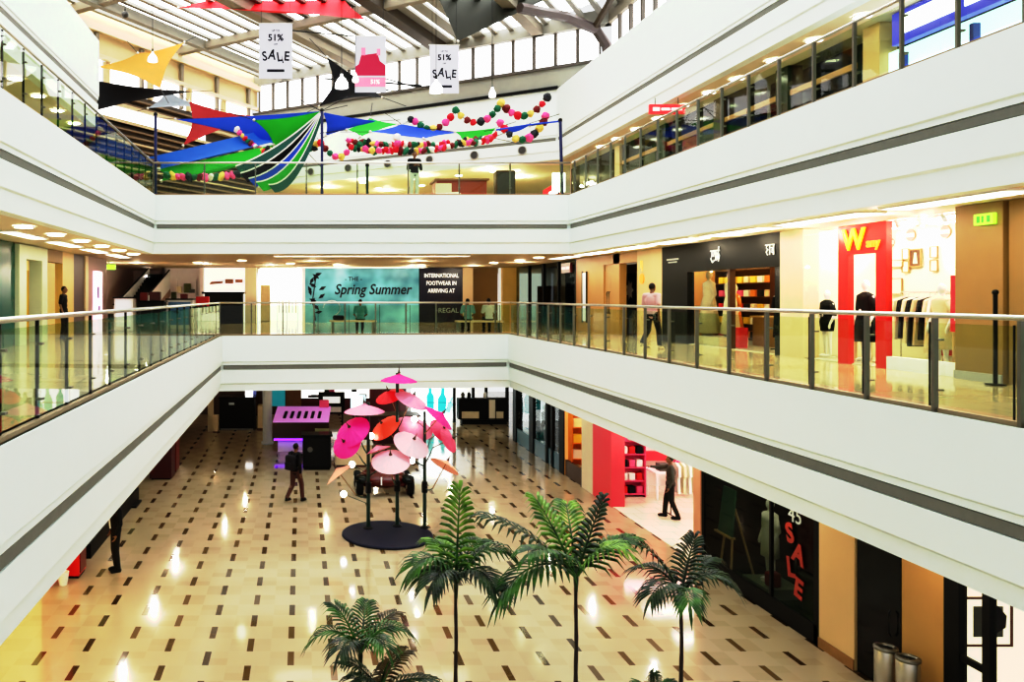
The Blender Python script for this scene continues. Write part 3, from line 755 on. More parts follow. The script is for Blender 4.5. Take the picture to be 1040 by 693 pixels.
mannequin('mannequin in a long pale beige tunic at the left of the black shop window', (11.62, 22.45, Z0+0.25), -PI/2, 'cloth beige', h=1.85, long=1.35, body_m='cloth beige', group=None, flare=0.33)
mannequin('mannequin in a cream gown behind the pale beige tunic', (11.85, 21.75, Z0+0.25), -PI/2-0.3, 'cloth cream', h=1.8, long=1.35, body_m='cloth beige')
mannequin('mannequin in an orange and tan dress at the black shop doorway', (12.6, 22.9, Z0+0.015), -PI/2, 'cloth orange', h=1.7, long=1.1)
cols = ['cloth pink', 'cloth red', 'cloth yellow', 'cloth cream', 'cloth black', 'cloth orange', 'cloth white']
word = {'cloth pink': 'pink', 'cloth red': 'red', 'cloth yellow': 'yellow', 'cloth cream': 'cream', 'cloth black': 'black', 'cloth orange': 'orange', 'cloth white': 'white'}
shelf_unit('dark wooden shelf of bright folded clothes on the back wall of the black shop', 13.45, 13.85, 22.6, 25.6, Z0+0.02, 2.2, 6, 'dark brown')
for r in range(5):
    z = Z0+0.02+0.1+(2.2-0.12)*r/5
    for c in range(8):
        m = cols[(c*3+r*2) % 3 if c > 3 else 2+(c+r*2) % 5]
        folded(word[m]+' folded garment on the dark shelf of the black shop', 13.65, 22.85+0.36*c, z, m, 0.3, 0.26, 0.2, word[m]+' clothes on the dark shelf')
t = thing('hanging_lamp', 'round paper lamp hanging inside the black shop', 'lamp', (12.6, 20.4, Z1-0.7))
obj('shade', MB().ball((12.6, 20.4, Z1-0.55), 0.2), 'dark red', t); obj('cord', MB().tube([(12.6, 20.4, Z1-0.36), (12.6, 20.4, Z1)], 0.008, 5), 'black', t)
clothes_rail('dark clothes rail with mixed clothes at the right inside the black shop', (12.2, 19.0), (12.2, 20.1), Z0+0.015, 1.5, 'black metal')
for k, m in enumerate(['cloth black', 'cloth olive', 'cloth red', 'cloth black', 'cloth grey']):
    g = {'cloth black': 'black garment', 'cloth olive': 'olive garment', 'cloth red': 'red garment', 'cloth grey': 'grey garment'}[m]
    hanging_garment('hanging_garment', g+' on the dark rail at the right inside the black shop', (12.2, 20.0-0.2*k, Z0+1.485), 0.0, m, 1.15, group=g+'s on the dark rail')
solo('shopping_bag', MB().prism([(11.55, 20.75, Z0+0.015), (11.75, 20.75, Z0+0.015), (11.78, 20.75, Z0+0.55), (11.52, 20.75, Z0+0.55)], (0, 0.3, 0)), 'cloth red', 'tall red bag standing at the black shop doorway', 'bag')
t = thing('counter', 'low wooden sales counter inside the black shop', 'counter', (12.7, 21.2, Z0+0.015))
obj('body', MB().box(12.55, 12.95, 20.6, 21.9, Z0+0.015, Z0+0.8), 'wood', t); obj('top', MB().box(12.5, 13.0, 20.55, 21.95, Z0+0.8, Z0+0.84), 'pale wood', t)
# tan wall with doors, orange logo
wall_box('wall_right', 11.15, 11.4, 24.35, 26.15, Z0, Z1, 'tan light')
wall_box('wall_right', 11.15, 11.4, 27.6, 28.15, Z0, Z1, 'tan wall')
wall_box('wall_right', 11.15, 11.4, 29.05, 32.0, Z0, Z1, 'tan wall')
wall_box('wall_right', 11.15, 11.4, 26.15, 29.05, Z1-0.35, Z1, 'tan wall')
wall_box('wall_right', 11.9, 12.0, 26.25, 30.5, Z0, Z1-0.35, 'dark brown')
t = thing('poster', 'dark poster with a white burst in the recess beside the tan double door', 'poster', (11.82, 28.3, Z0))
obj('board', MB().box(11.80, 11.84, 27.85, 28.75, Z0+0.6, Z0+2.2), 'black', t)
for y in (27.95, 28.65): obj('leg', MB().box(11.79, 11.85, y-0.03, y+0.03, Z0, Z0+0.6), 'black metal', t)
obj('motif', MB().prism([(11.798, 28.3+0.33*math.cos(a)*(1 if i % 2 else 0.6), Z0+1.6+0.38*math.sin(a)*(1 if i % 2 else 0.6)) for i, a in enumerate([k*PI/7 for k in range(14)])], (-0.004, 0, 0)), 'pure white', t)
d = struct('door_1', MB().box(11.2, 11.26, 28.15, 28.60, Z0, Z1-0.35), 'tan wall')
obj('door_handle', MB().tube([(11.17, 28.52, Z0+0.75), (11.13, 28.52, Z0+0.8), (11.13, 28.52, Z0+1.5), (11.17, 28.52, Z0+1.55)], 0.02, 8), 'black metal', d)
d = struct('door_2', MB().box(11.2, 11.26, 28.61, 29.05, Z0, Z1-0.35), 'tan wall')
obj('door_handle', MB().tube([(11.17, 28.70, Z0+0.75), (11.13, 28.70, Z0+0.8), (11.13, 28.70, Z0+1.5), (11.17, 28.70, Z0+1.55)], 0.02, 8), 'black metal', d)
t = thing('wall_sign', 'orange round emblem with pale marks on the tan wall by the black shop', 'sign', (11.13, 25.75, Z0+1.75))
obj('emblem', MB().lathe([(0, 0), (0.17, 0), (0.17, 0.02), (0, 0.02)], 20, (11.14, 25.75, Z0+1.95), FACING['right']), mat('orange lit', (0.9, 0.22, 0.02), 0.4, emit=0.8), t)
obj('mark', MB().box(11.11, 11.12, 25.68, 25.72, Z0+2.2, Z0+2.55).box(11.11, 11.12, 25.78, 25.82, Z0+2.3, Z0+2.55), mat('gold lit', (0.9, 0.6, 0.1), 0.4, emit=0.5), t)
t = thing('mirror_panel', 'pale narrow panel on the tan wall left of the double door', 'panel', (11.1, 31.0, Z0+0.4))
obj('panel', MB().box(11.12, 11.14, 30.75, 31.15, Z0+0.4, Z0+2.3), mat('pale panel', (0.75, 0.80, 0.82), 0.2, emit=0.3), t)
obj('frame', MB().box(11.1, 11.15, 30.7, 30.75, Z0+0.35, Z0+2.35).box(11.1, 11.15, 31.15, 31.2, Z0+0.35, Z0+2.35), 'black metal', t)
# dark green shop at the far right corner
wall_box('wall_right', 12.8, 13.0, 31.8, 42, Z0, Z1, 'dark green')
wall_box('wall_right', 11.15, 11.4, 31.95, 32.15, Z0, Z1, 'black')
wall_box('window_93', 11.2, 11.22, 32.15, 41.0, Z0, Z1, 'dark shop glass')
for y in (34.2, 36.3, 38.6): wall_box('trim_14', 11.15, 11.28, y, y+0.12, Z0, Z1, 'black')
t = thing('shop_sign', 'small dark red lit sign at the top of the dark green shop front', 'sign', (11.1, 32.8, Z1-0.55))
obj('board', MB().box(11.02, 11.12, 32.3, 33.4, Z1-0.52, Z1-0.12), mat('sign maroon', (0.14, 0.01, 0.012), 0.4, emit=0.15), t)
obj('lettering', MB().box(11.0, 11.02, 32.4, 32.75, Z1-0.38, Z1-0.28).box(11.0, 11.02, 32.85, 33.3, Z1-0.38, Z1-0.28), mat('sign pink', (0.8, 0.3, 0.3), 0.4, emit=0.6), t)
for k, (y, h, m) in enumerate(((33.2, 1.5, 'black'), (35.2, 2.0, 'black'), (37.4, 1.2, 'cloth olive'), (39.6, 1.9, 'black'))):
    tag(shelf_unit('x', 12.2, 12.7, y, y+1.1, Z0, h, 4, m), ['low dark shelf nearest the tan wall in the dark green shop', 'tall dark shelf in the middle of the dark green shop', 'low olive shelf in the dark green shop', 'tall dark shelf at the far corner of the dark green shop'][k])
solo('lit_display', MB().box(12.3, 12.4, 33.3, 34.0, Z0+1.5, Z0+1.72), 'cool light', 'small white lit display inside the dark green shop', 'display')
# ------------------------------------------------------------------ middle floor, far wall (Y = 41.5)
FY = 41.5
def far_box(name, x0, x1, z0, z1, m, y=FY, d=0.2): return wall_box(name, x0, x1, y, y+d, z0, z1, m)
t = thing('banner', 'large teal poster wall reading The Spring Summer on the far middle floor', 'poster', (3.2, FY, Z0))
mt = bpy.data.materials.new('teal poster'); mt.use_nodes = True; nt = mt.node_tree; b = nt.nodes['Principled BSDF']
tc = nt.nodes.new('ShaderNodeTexCoord'); nz = nt.nodes.new('ShaderNodeTexNoise'); nz.inputs['Scale'].default_value = 0.7
nt.links.new(tc.outputs['Object'], nz.inputs['Vector'])
cr = nt.nodes.new('ShaderNodeValToRGB'); cr.color_ramp.elements[0].color = (0.015, 0.13, 0.17, 1); cr.color_ramp.elements[1].color = (0.22, 0.48, 0.56, 1)
cr.color_ramp.elements[0].position = 0.3; cr.color_ramp.elements[1].position = 0.75
nt.links.new(nz.outputs['Fac'], cr.inputs[0]); nt.links.new(cr.outputs[0], b.inputs['Base Color']); b.inputs['Roughness'].default_value = 0.35
nt.links.new(cr.outputs[0], b.inputs['Emission Color']); b.inputs['Emission Strength'].default_value = 0.35  # faint glow of the print stands in for light on the poster
MATS['teal poster'] = mt
obj('board', MB().box(0.2, 6.2, FY, FY+0.15, Z0, Z1), 'teal poster', t)
text('lettering', 'Spring Summer', 0.76, (3.75, FY-0.012, Z0+1.72), 'far', 'ink', t, 0.006, 0.25, 0.0, 0.86, 0.012)
text('lettering', '- THE -', 0.30, (2.75, FY-0.012, Z0+2.28), 'far', 'ink', t, 0.006, bold=0.004)
mb = MB()
for k in range(16):
    x0 = 0.7+0.25*math.sin(k*1.7); z0 = Z0+0.5+0.15*k
    a = k*2.4; L = 0.42
    d = Vector((math.cos(a), 0, abs(math.sin(a))*0.8+0.2)); nn = Vector((-d.z, 0, d.x))
    p = Vector((x0, FY-0.012, z0)); q = p+d*L
    if q.z > Z1: continue
    mb.poly([p, p+d*L*0.5+nn*0.09, q, p+d*L*0.5-nn*0.09])
mb.tube([(0.75, FY-0.012, Z0+0.1), (0.6, FY-0.012, Z0+1.2), (0.8, FY-0.012, Z0+2.6)], 0.03, 5)
obj('leaf_motif', mb, 'ink', t)
obj('leaf_motif', MB().tube([(1.6+0.45*math.cos(a), FY-0.012, Z0+0.75+0.4*math.sin(a)) for a in [k*PI/8-1.2 for k in range(12)]], 0.03, 5), mat('poster grey', (0.35, 0.42, 0.45), 0.5), t)
t = thing('banner', 'navy poster wall announcing international footwear beside the teal poster', 'poster', (7.35, FY, Z0))
obj('board', MB().box(6.25, 8.5, FY, FY+0.15, Z0, Z1), mat('navy', (0.006, 0.007, 0.03), 0.35), t)
for k, s in enumerate(('INTERNATIONAL', 'FOOTWEAR IN', 'ARRIVING AT')):
    text('lettering', s, 0.30, (7.38, FY-0.012, Z1-0.42-0.40*k), 'far', 'white letter', t, 0.006, bold=0.005, width=0.78)
text('lettering', 'REGAL', 0.36, (7.75, FY-0.012, Z0+0.62), 'far', 'dim letter', t, 0.006, width=1.0)
far_box('wall_far', 8.5, 9.05, Z0, Z1, 'beige')
far_box('wall_far', 9.05, 10.5, Z0, Z1, mat('brown wall', (0.26, 0.15, 0.05), 0.5), FY+0.6)
far_box('wall_far', 10.45, 10.65, Z0, Z1, 'pale panel', FY+0.1)
far_box('wall_far', 10.55, 11.4, Z0, Z1, mat('yellow pillar', (0.66, 0.47, 0.16), 0.4), FY-0.3, 0.6)
far_box('wall_far', 6.2, 6.25, Z0, Z1, 'black')
# white stores at the left of the far wall
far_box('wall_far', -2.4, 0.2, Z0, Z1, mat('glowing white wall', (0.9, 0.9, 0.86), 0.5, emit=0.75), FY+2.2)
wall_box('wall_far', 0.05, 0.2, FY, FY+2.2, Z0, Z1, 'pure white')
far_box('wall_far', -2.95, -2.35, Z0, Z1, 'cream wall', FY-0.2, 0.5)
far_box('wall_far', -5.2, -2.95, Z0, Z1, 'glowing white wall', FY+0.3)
far_box('wall_far', -7.4, -5.2, Z0, Z1, 'pinkish white', FY+0.6)
far_box('wall_far', -5.35, -5.15, Z0, Z1, 'pinkish white', FY-0.1, 0.7)
cove(-2.2, 0.0, FY+0.4, FY+1.8, Z1-0.005, 'glowing ceiling panel in the white far shop beside the teal poster', None, 'shop light', 'ceiling_panel')
shelf_unit('small cream shelf by the cream pillar in the white far shop', -2.2, -1.7, FY+1.2, FY+1.5, Z0, 2.0, 5, 'cloth cream', 'far')
clothes_rail('steel clothes rail in the white far shop beside the teal poster', (-1.3, FY+1.5), (-0.2, FY+1.5), Z0, 1.3)
for k in range(6): hanging_garment('hanging_garment', 'pale garment on the rail in the white far shop', (-1.2+0.18*k, FY+1.5, Z0+1.27), PI/2, ['cloth white', 'cloth cream'][k % 2], 0.8, group='pale garments in the white far shop')
t = thing('wall_sign', 'brown painted lettering on the white shop wall above the black counter', 'sign', (-4.1, FY+0.28, Z0+2.0))
obj('lettering', MB().prism([(-4.9, FY+0.28, Z0+2.0), (-4.2, FY+0.28, Z0+2.05), (-4.1, FY+0.28, Z0+2.2), (-4.8, FY+0.28, Z0+2.15)], (0, -0.01, 0)).box(-4.05, -3.6, FY+0.27, FY+0.28, Z0+2.05, Z0+2.3).box(-3.5, -3.1, FY+0.27, FY+0.28, Z0+2.1, Z0+2.28), mat('sign brown', (0.45, 0.17, 0.09), 0.5), t)
t = thing('counter', 'black counter with a wide top before the white far shop', 'counter', (-3.9, 39.9, Z0))
obj('body', MB().box(-4.85, -2.95, 39.5, 40.3, Z0, Z0+1.5), 'black', t); obj('top', MB().box(-4.98, -2.85, 39.4, 40.4, Z0+1.5, Z0+1.6), 'black gloss', t)
# pale shop next to the escalator, stalls
shelf_unit('pale shelf with a brown bag and boxes in the pinkish far shop', -6.6, -5.6, FY+0.15, FY+0.5, Z0, 2.3, 4, 'pinkish white', 'far')
for k, (x, m, w, h, lab) in enumerate(((-6.5, 'cloth cream', 0.3, 0.35, 'cream box on the pale shelf in the pinkish far shop'), (-6.05, 'cloth olive', 0.35, 0.5, 'olive bag on the pale shelf in the pinkish far shop'), (-5.8, 'cloth grey', 0.3, 0.2, 'grey box on the pale shelf in the pinkish far shop'))):
    solo('goods_box', MB().box(x-w/2, x+w/2, FY+0.2, FY+0.45, Z0+1.555, Z0+1.555+h, 0.02), m, lab, 'box')
def stall(label, x, y, w, d, h, body, top, panel=None):
    t = thing('kiosk_counter', label, 'counter', (x, y, Z0))
    obj('body', MB().box(x-w/2, x+w/2, y-d/2, y+d/2, Z0, Z0+h-0.06), body, t)
    obj('top', MB().box(x-w/2-0.05, x+w/2+0.05, y-d/2-0.05, y+d/2+0.05, Z0+h-0.06, Z0+h), top, t)
    if panel: obj('panel', MB().box(x-w/2+0.08, x+w/2-0.08, y-d/2-0.02, y-d/2, Z0+0.15, Z0+h-0.15), panel, t)
    return t
stall('tall white kiosk counter with a black top near the mauve wall', -7.15, 32, 0.75, 0.6, 1.35, 'pure white', 'black', 'pale panel')
stall('low black kiosk counter beside the tall white kiosk', -6.15, 32.6, 1.0, 0.7, 1.2, 'black', 'black gloss')
stall('white and blue kiosk counter with a black top right of the black one', -5.2, 34.0, 1.1, 0.7, 1.28, 'pure white', 'black', mat('kiosk blue', (0.10, 0.25, 0.55), 0.4))
stall('dark green kiosk counter at the end of the far left railing', -4.1, 33.6, 0.9, 0.7, 0.95, 'dark teal', 'dark green')
for x, y, z, w, h, m, lab in ((-6.5, 32.6, Z0+1.2, 0.3, 0.34, 'dark red', 'dark red box on the low black kiosk counter'), (-6.05, 32.6, Z0+1.2, 0.45, 0.36, 'maroon', 'maroon box on the low black kiosk counter'),
                              (-5.5, 34, Z0+1.28, 0.2, 0.28, 'cloth olive', 'olive pot on the white and blue kiosk counter'), (-5.05, 34, Z0+1.28, 0.3, 0.2, 'dark red', 'dark red box on the white and blue kiosk counter'), (-4.2, 33.6, Z0+0.95, 0.55, 0.42, 'shop red', 'bright red box on the dark green kiosk counter')):
    solo('goods_box', MB().box(x-w/2, x+w/2, y-0.15, y+0.15, z, z+h, 0.02), m, lab, 'box')
# escalator rising out of the middle floor
base = Vector((-8.95, 37.6, Z0)); dr = Vector((0.13, 0.99, 0)).normalized(); sd = Vector((dr.y, -dr.x, 0))
t = thing('escalator', 'escalator with white sides rising behind the far left kiosks', 'escalator', base)
for s in (0.0, 1.25):
    a = base+sd*s; up = Vector((0, 0, 1)); top = a+dr*5.0+up*2.87
    obj('balustrade', MB().prism([a, a+up*0.95, a+dr*5.0+up*2.87, a+dr*5.0+up*1.9], sd*0.10), 'pure white', t)
    obj('handrail', MB().tube([a+sd*0.05+up*0.98-dr*0.2, a+sd*0.05+up*1.0, a+sd*0.05+dr*4.9+up*2.85], 0.04, 8), 'black', t)
mb = MB()
for k in range(16):
    p = base+sd*0.1+dr*(0.31*k); z = 0.16*k
    mb.prism([p+Vector((0, 0, z-0.05)), p+dr*0.31+Vector((0, 0, z-0.05)), p+dr*0.31+Vector((0, 0, z+0.16)), p+dr*0.03+Vector((0, 0, z+0.16))], sd*1.15)
obj('steps', mb, 'black gloss', t)
obj('underside', MB().prism([base+Vector((0, 0, 0)), base+dr*5+Vector((0, 0, 1.9)), base+dr*5+Vector((0, 0, 1.5)), base+dr*1.2], sd*1.35), 'mauve', t)
wall_box('wall_left', -9.9, -9.7, 32.2, 46, Z0, Z1, 'pale mauve')
far_box('wall_far', -9.9, -7.3, Z0, Z1, 'pale mauve', 45.5)
wall_box('wall_far', -7.4, -7.3, FY+0.6, 45.5, Z0, Z1, 'pinkish white')
# ------------------------------------------------------------------ middle floor, left shops (wall at X = -8)
LX = -8.0
wall_box('wall_left', LX-0.3, LX, 12, 22.0, Z0, Z1, 'dark teal')
t = thing('shop_portal', 'pale green portal frame of a shop on the middle left gallery', 'portal', (LX, 23.2, Z0))
obj('post', MB().box(LX-0.28, LX+0.12, 22.02, 22.6, Z0, Z1-0.03), 'pale green frame', t)
obj('post', MB().box(LX-0.28, LX+0.12, 23.95, 24.48, Z0, Z1-0.03), 'pale green frame', t)
obj('lintel', MB().box(LX-0.28, LX+0.12, 22.6, 23.95, Z0+2.45, Z1-0.03), 'pale green frame', t)
wall_box('wall_left', -9.0, -8.9, 21.5, 25.5, Z0, Z1, 'beige')
wall_box('wall_left', LX-0.9, LX-0.3, 22.5, 23.1, Z0, Z1, 'brown pillar')
d = struct('door_3', MB().box(LX-0.35, LX-0.3, 22.6, 23.2, Z0, Z0+2.4), 'wood')
obj('door_handle', MB().tube([(LX-0.25, 23.1, Z0+0.8), (LX-0.2, 23.1, Z0+0.85), (LX-0.2, 23.1, Z0+1.5), (LX-0.25, 23.1, Z0+1.55)], 0.02, 8), 'steel', d)
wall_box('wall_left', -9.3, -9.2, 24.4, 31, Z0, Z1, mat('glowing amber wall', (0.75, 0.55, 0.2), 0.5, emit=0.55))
wall_box('wall_left', LX-0.25, LX, 26.4, 27.7, Z0, Z1, 'yellow pillar')
wall_box('wall_left', LX-0.35, LX-0.05, 27.7, 29.2, Z0, Z1, 'dark brown')
wall_box('wall_left', LX-0.25, LX, 29.2, 29.6, Z0, Z1, 'beige')
wall_box('wall_left', LX-0.25, LX, 29.6, 32.4, Z0, Z1, 'mauve')
wall_box('wall_left', LX-0.25, LX, 24.5, 26.4, Z1-0.4, Z1, 'brown pillar')
shelf_unit('amber lit shelf of goods between the green portal and the yellow pillar', -9.1, -8.75, 25.0, 26.2, Z0, 2.2, 5, 'cloth yellow')
t = thing('light_box', 'pink and white lit poster column on the mauve wall', 'light box', (LX+0.1, 30.6, Z0))
obj('panel', MB().box(LX+0.02, LX+0.14, 30.15, 31.15, Z0, Z0+2.35, 0.02), mat('pink white lit', (0.95, 0.75, 0.9), 0.4, emit=1.1, ecol=(1.0, 0.75, 0.95)), t)
obj('print', MB().box(LX+0.142, LX+0.15, 30.35, 30.6, Z0+1.3, Z0+1.75).box(LX+0.142, LX+0.15, 30.5, 30.75, Z0+0.8, Z0+1.0), mat('lilac', (0.35, 0.15, 0.5), 0.5), t)
t = thing('exit_sign', 'green lit exit sign over the middle left gallery', 'exit sign', (-8.3, 34.5, Z1-0.35))
obj('housing', MB().box(-8.7, -8.15, 34.5, 34.56, Z1-0.33, Z1-0.12), 'exit green', t); obj('bracket', MB().box(-8.45, -8.4, 34.51, 34.55, Z1-0.12, Z1), 'steel', t)
# ------------------------------------------------------------------ upper floor
V0, V1 = UF, E+6.45
RX = 13.7
wall_box('wall_right', RX, RX+0.2, 23.5, 40, V0, V1, 'black gloss')
wall_box('wall_right', RX+0.6, RX+0.8, 10, 24, V0, V1, 'dark green')
for y, m in ((33.6, 'tan light'), (29.4, 'dark green'), (25.4, 'dark brown'), (22.0, 'dark green'), (18.5, 'tan light')):
    wall_box('wall_right', RX-0.12, RX+0.3, y, y+0.55, V0, V1, m)
wall_box('trim_15', RX-0.06, RX, 19.4, 33.6, V0+2.05, V0+2.2, 'tan wall')
wall_box('window_94', RX, RX+0.02, 19.45, 22.0, V0, V1, 'dark shop glass')
wall_box('window_95', RX, RX+0.02, 22.55, 25.4, V0, V1, 'dark shop glass')
for k, (y, m) in enumerate(((32.2, 'cloth grey'), (30.8, 'cloth olive'), (27.6, 'dark red'), (26.4, 'dark green'))):
    t = thing('window_display', ['grey display board in the far upper right shop window', 'dark olive display board beside the grey one in the upper right gallery', 'dark red display board in the upper right gallery', 'dark green display board in the upper right gallery'][k], 'display', (RX-0.1, y, V0))
    obj('board', MB().box(RX-0.10, RX-0.02, y-0.5, y+0.5, V0+0.5, V0+2.0), m, t); obj('foot', MB().box(RX-0.18, RX-0.02, y-0.4, y+0.4, V0, V0+0.5), 'black', t)
# blue and white lit store at the upper right
t = thing('shop_sign', 'blue lit shop sign with a white rounded panel at the upper right', 'sign', (RX-0.15, 16.6, V0+1.95))
obj('board', MB().box(RX-0.2, RX, 14.4, 18.0, V0+2.15, V1-0.02), mat('sign blue', (0.05, 0.05, 0.5), 0.4, emit=0.6, ecol=(0.06, 0.06, 0.62)), t)
obj('panel', MB().box(RX-0.24, RX-0.2, 16.2, 17.75, V0+2.33, V0+2.75, 0.015), mat('sign white lit', (1, 1, 1), 0.4, emit=3.0), t)
obj('panel', MB().box(RX-0.24, RX-0.2, 14.6, 16.0, V0+2.33, V0+2.75, 0.015), 'sign white lit', t)
wall_box('wall_right', RX+0.1, RX+0.25, 13, 18.8, V0, V0+2.15, mat('cyan lit wall', (0.6, 0.85, 0.9), 0.4, emit=1.5, ecol=(0.62, 0.93, 1.0)))
for y in (17.9, 16.0): wall_box('trim_16', RX-0.05, RX+0.1, y, y+0.1, V0, V0+2.0, mat('blue trim', (0.03, 0.05, 0.30), 0.3))
for k, (y, h) in enumerate(((17.8, 1.2), (16.5, 0.9), (15.3, 1.35))):
    t = thing('display_cabinet', ['tall pale glass cabinet at the left of the blue sign store', 'low pale glass cabinet in the middle of the blue sign store', 'tall pale glass cabinet at the right of the blue sign store'][k], 'cabinet', (RX-0.5, y, V0))
    obj('plinth', MB().box(RX-0.6, RX-0.2, y-0.4, y+0.4, V0, V0+0.6), 'pure white', t); obj('glass_case', MB().box(RX-0.58, RX-0.22, y-0.38, y+0.38, V0+0.6, V0+h), 'shop glass', t)
t = thing('hanging_sign', 'red sign hanging from the upper right ceiling', 'sign', (11.9, 25.6, V1-0.55))
obj('board', MB().box(11.3, 12.45, 25.55, 25.65, V1-0.52, V1-0.22), mat('sign red lit', (0.85, 0.03, 0.04), 0.4, emit=0.9), t)
obj('lettering', MB().box(11.4, 11.62, 25.53, 25.55, V1-0.44, V1-0.32).box(11.68, 11.95, 25.53, 25.55, V1-0.42, V1-0.34).box(12.0, 12.35, 25.53, 25.55, V1-0.42, V1-0.34), mat('sign pale pink', (1, 0.6, 0.6), 0.4, emit=0.9), t)
for x in (11.5, 12.25): obj('rod', MB().tube([(x, 25.6, V1-0.22), (x, 25.6, V1)], 0.012, 6), 'black metal', t)
# upper left
wall_box('wall_left', -10.6, -10.4, 12, 33, V0, V1, mat('olive wall', (0.30, 0.28, 0.14), 0.3))
for k in range(5): wall_box('trim_17', -10.4, -10.3, 20+2.6*k, 20.3+2.6*k, V0, V1, 'brown pillar')
# things behind the upper far railing
far_box('wall_far', -2, 17, V0, V1, mat('warm far wall', (0.62, 0.47, 0.30), 0.5), 50.5)
t = thing('shop_booth', 'red brown shop booth behind the upper far railing', 'booth', (7.7, 38.3, V0))
obj('body', MB().box(6.5, 8.9, 37.8, 39.2, V0, V0+2.0), mat('brick red', (0.36, 0.06, 0.025), 0.5), t); obj('roof', MB().box(6.4, 9.0, 37.7, 39.3, V0+2.0, V0+2.08), 'wood', t)
obj('panel', MB().box(6.45, 7.2, 37.75, 37.79, V0+1.3, V0+1.85), 'cream wall', t)
t = thing('cabinet', 'tall dark cabinet right of the red brown booth on the upper floor', 'cabinet', (9.8, 38.2, V0))
obj('body', MB().box(9.4, 10.3, 37.9, 38.5, V0, V0+2.5), 'dark brown', t); obj('door', MB().box(9.45, 10.25, 37.87, 37.9, V0+0.1, V0+2.4), mat('dark grey', (0.06, 0.055, 0.05), 0.4), t)
t = thing('light_box', 'white lit box sign at the right end of the upper far railing', 'light box', (9.55, 29.2, V0))
obj('panel', MB().box(9.3, 9.75, 29.1, 29.2, V0+0.3, V0+1.0), 'sign white lit', t); obj('post', MB().tube([(9.52, 29.15, V0), (9.52, 29.15, V0+0.35)], 0.04, 8), 'black metal', t)
t = thing('wall_sign', 'red and white lit sign near the right end of the upper far railing', 'sign', (10.5, 33.5, V0))
obj('panel', MB().prism([(10.3, 33.5, V0+0.6), (11.1, 33.3, V0+0.8), (11.1, 33.3, V0+1.45), (10.3, 33.5, V0+0.95)], (0, 0.08, 0)), 'sign red lit', t); obj('stripe', MB().prism([(10.5, 33.42, V0+0.7), (10.85, 33.33, V0+0.8), (10.85, 33.33, V0+1.0), (10.5, 33.42, V0+0.85)], (0, -0.01, 0)), 'sign white lit', t)
obj('post', MB().tube([(10.7, 33.5, V0), (10.7, 33.5, V0+0.8)], 0.04, 8), 'black metal', t)
solo('sheet_pile', MB().box(6.3, 7.1, 34.6, 35.2, V0+0.0, V0+1.05, 0.2), 'cloth cream', 'cream wrapped heap before the red brown booth on the upper floor', 'heap')
# dark round vents on the far white wall
for k, u in enumerate((11.6, 14.0, 16.4, 18.8, 21.2, 23.6)):
    p = UV(u, FV-0.0, E+7.02)
    t = thing('wall_vent', 'round dark vent on the white wall behind the garlands', 'vent', p, 0, 'vents of the far white wall')
    M = Matrix((( Uh.x, 0, -Vh.x), (Uh.y, 0, -Vh.y), (0, 1, 0))); M = Matrix(((-Uh.x, 0, -Vh.x), (-Uh.y, 0, -Vh.y), (0, 1, 0)))
    q = p - Vector((Vh.x, Vh.y, 0))*0.0
    obj('grille', MB().lathe([(0, 0.05), (0.15, 0.05), (0.18, 0.0)], 20, q, M), 'dark grey', t); obj('ring', MB().lathe([(0.18, 0.0), (0.185, 0.06), (0.21, 0.06), (0.22, 0)], 20, q, M), 'mid grey', t)
# ------------------------------------------------------------------ ground floor, right hand shops (wall at X = 9.3)
GX = 9.3; G1 = MF-1.94
def gw(y0, y1, m, x=GX, d=0.25, z0=0.0, z1=G1, name='wall_right'): return wall_box(name, x, x+d, y0, y1, z0, z1, m)
# framed picture bay nearest the camera
wall_box('wall_far', GX+0.25, 13, 11.5, 11.65, 0, G1, mat('glowing cream wall', (0.86, 0.74, 0.52), 0.6, emit=0.9, ecol=(0.95, 0.80, 0.55)))  # brightness of the bay is put into the wall as glow
picture('picture', 'dark red framed picture of a dark leaf on the cream wall at lower right', (10.0, 11.48, 1.56), 0.70, 0.72, 'far', mat('frame red', (0.12, 0.012, 0.008), 0.4), 'cloth grey', 'glowing cream wall', motif=[(-0.12, -0.3), (0.05, -0.3), (0.36, -0.12), (0.38, 0.12), (0.2, 0.32), (-0.1, 0.32)])
gw(11.12, 11.38, 'black', GX-0.02, 0.12, name='trim_18'); gw(10.62, 10.74, 'black', GX-0.02, 0.1, name='trim_18')
gw(10.74, 11.12, 'black', GX+0.0, 0.06, 1.15, 1.24, 'trim_18')
wall_box('window_96', GX+0.02, GX+0.03, 8.6, 11.12, 0, G1, 'shop glass')
gw(11.38, 12.2, 'tan wall'); gw(13.25, 14.15, 'tan light')
gw(12.2, 13.25, 'black', GX+0.12, 0.1); gw(12.2, 13.25, 'tan wall', z0=2.75)
d = struct('door_4', MB().box(GX+0.02, GX+0.08, 12.25, 13.2, 0.02, 2.7), 'black gloss')
obj('door_handle', MB().tube([(GX-0.02, 12.4, 0.95), (GX-0.05, 12.4, 1.0), (GX-0.05, 12.4, 1.3), (GX-0.02, 12.4, 1.35)], 0.015, 8), 'black metal', d)
for y0, y1 in ((11.38, 12.2), (13.25, 14.15)): wall_box('baseboard_right', GX-0.02, GX, y0, y1, 0, 0.18, 'wood')
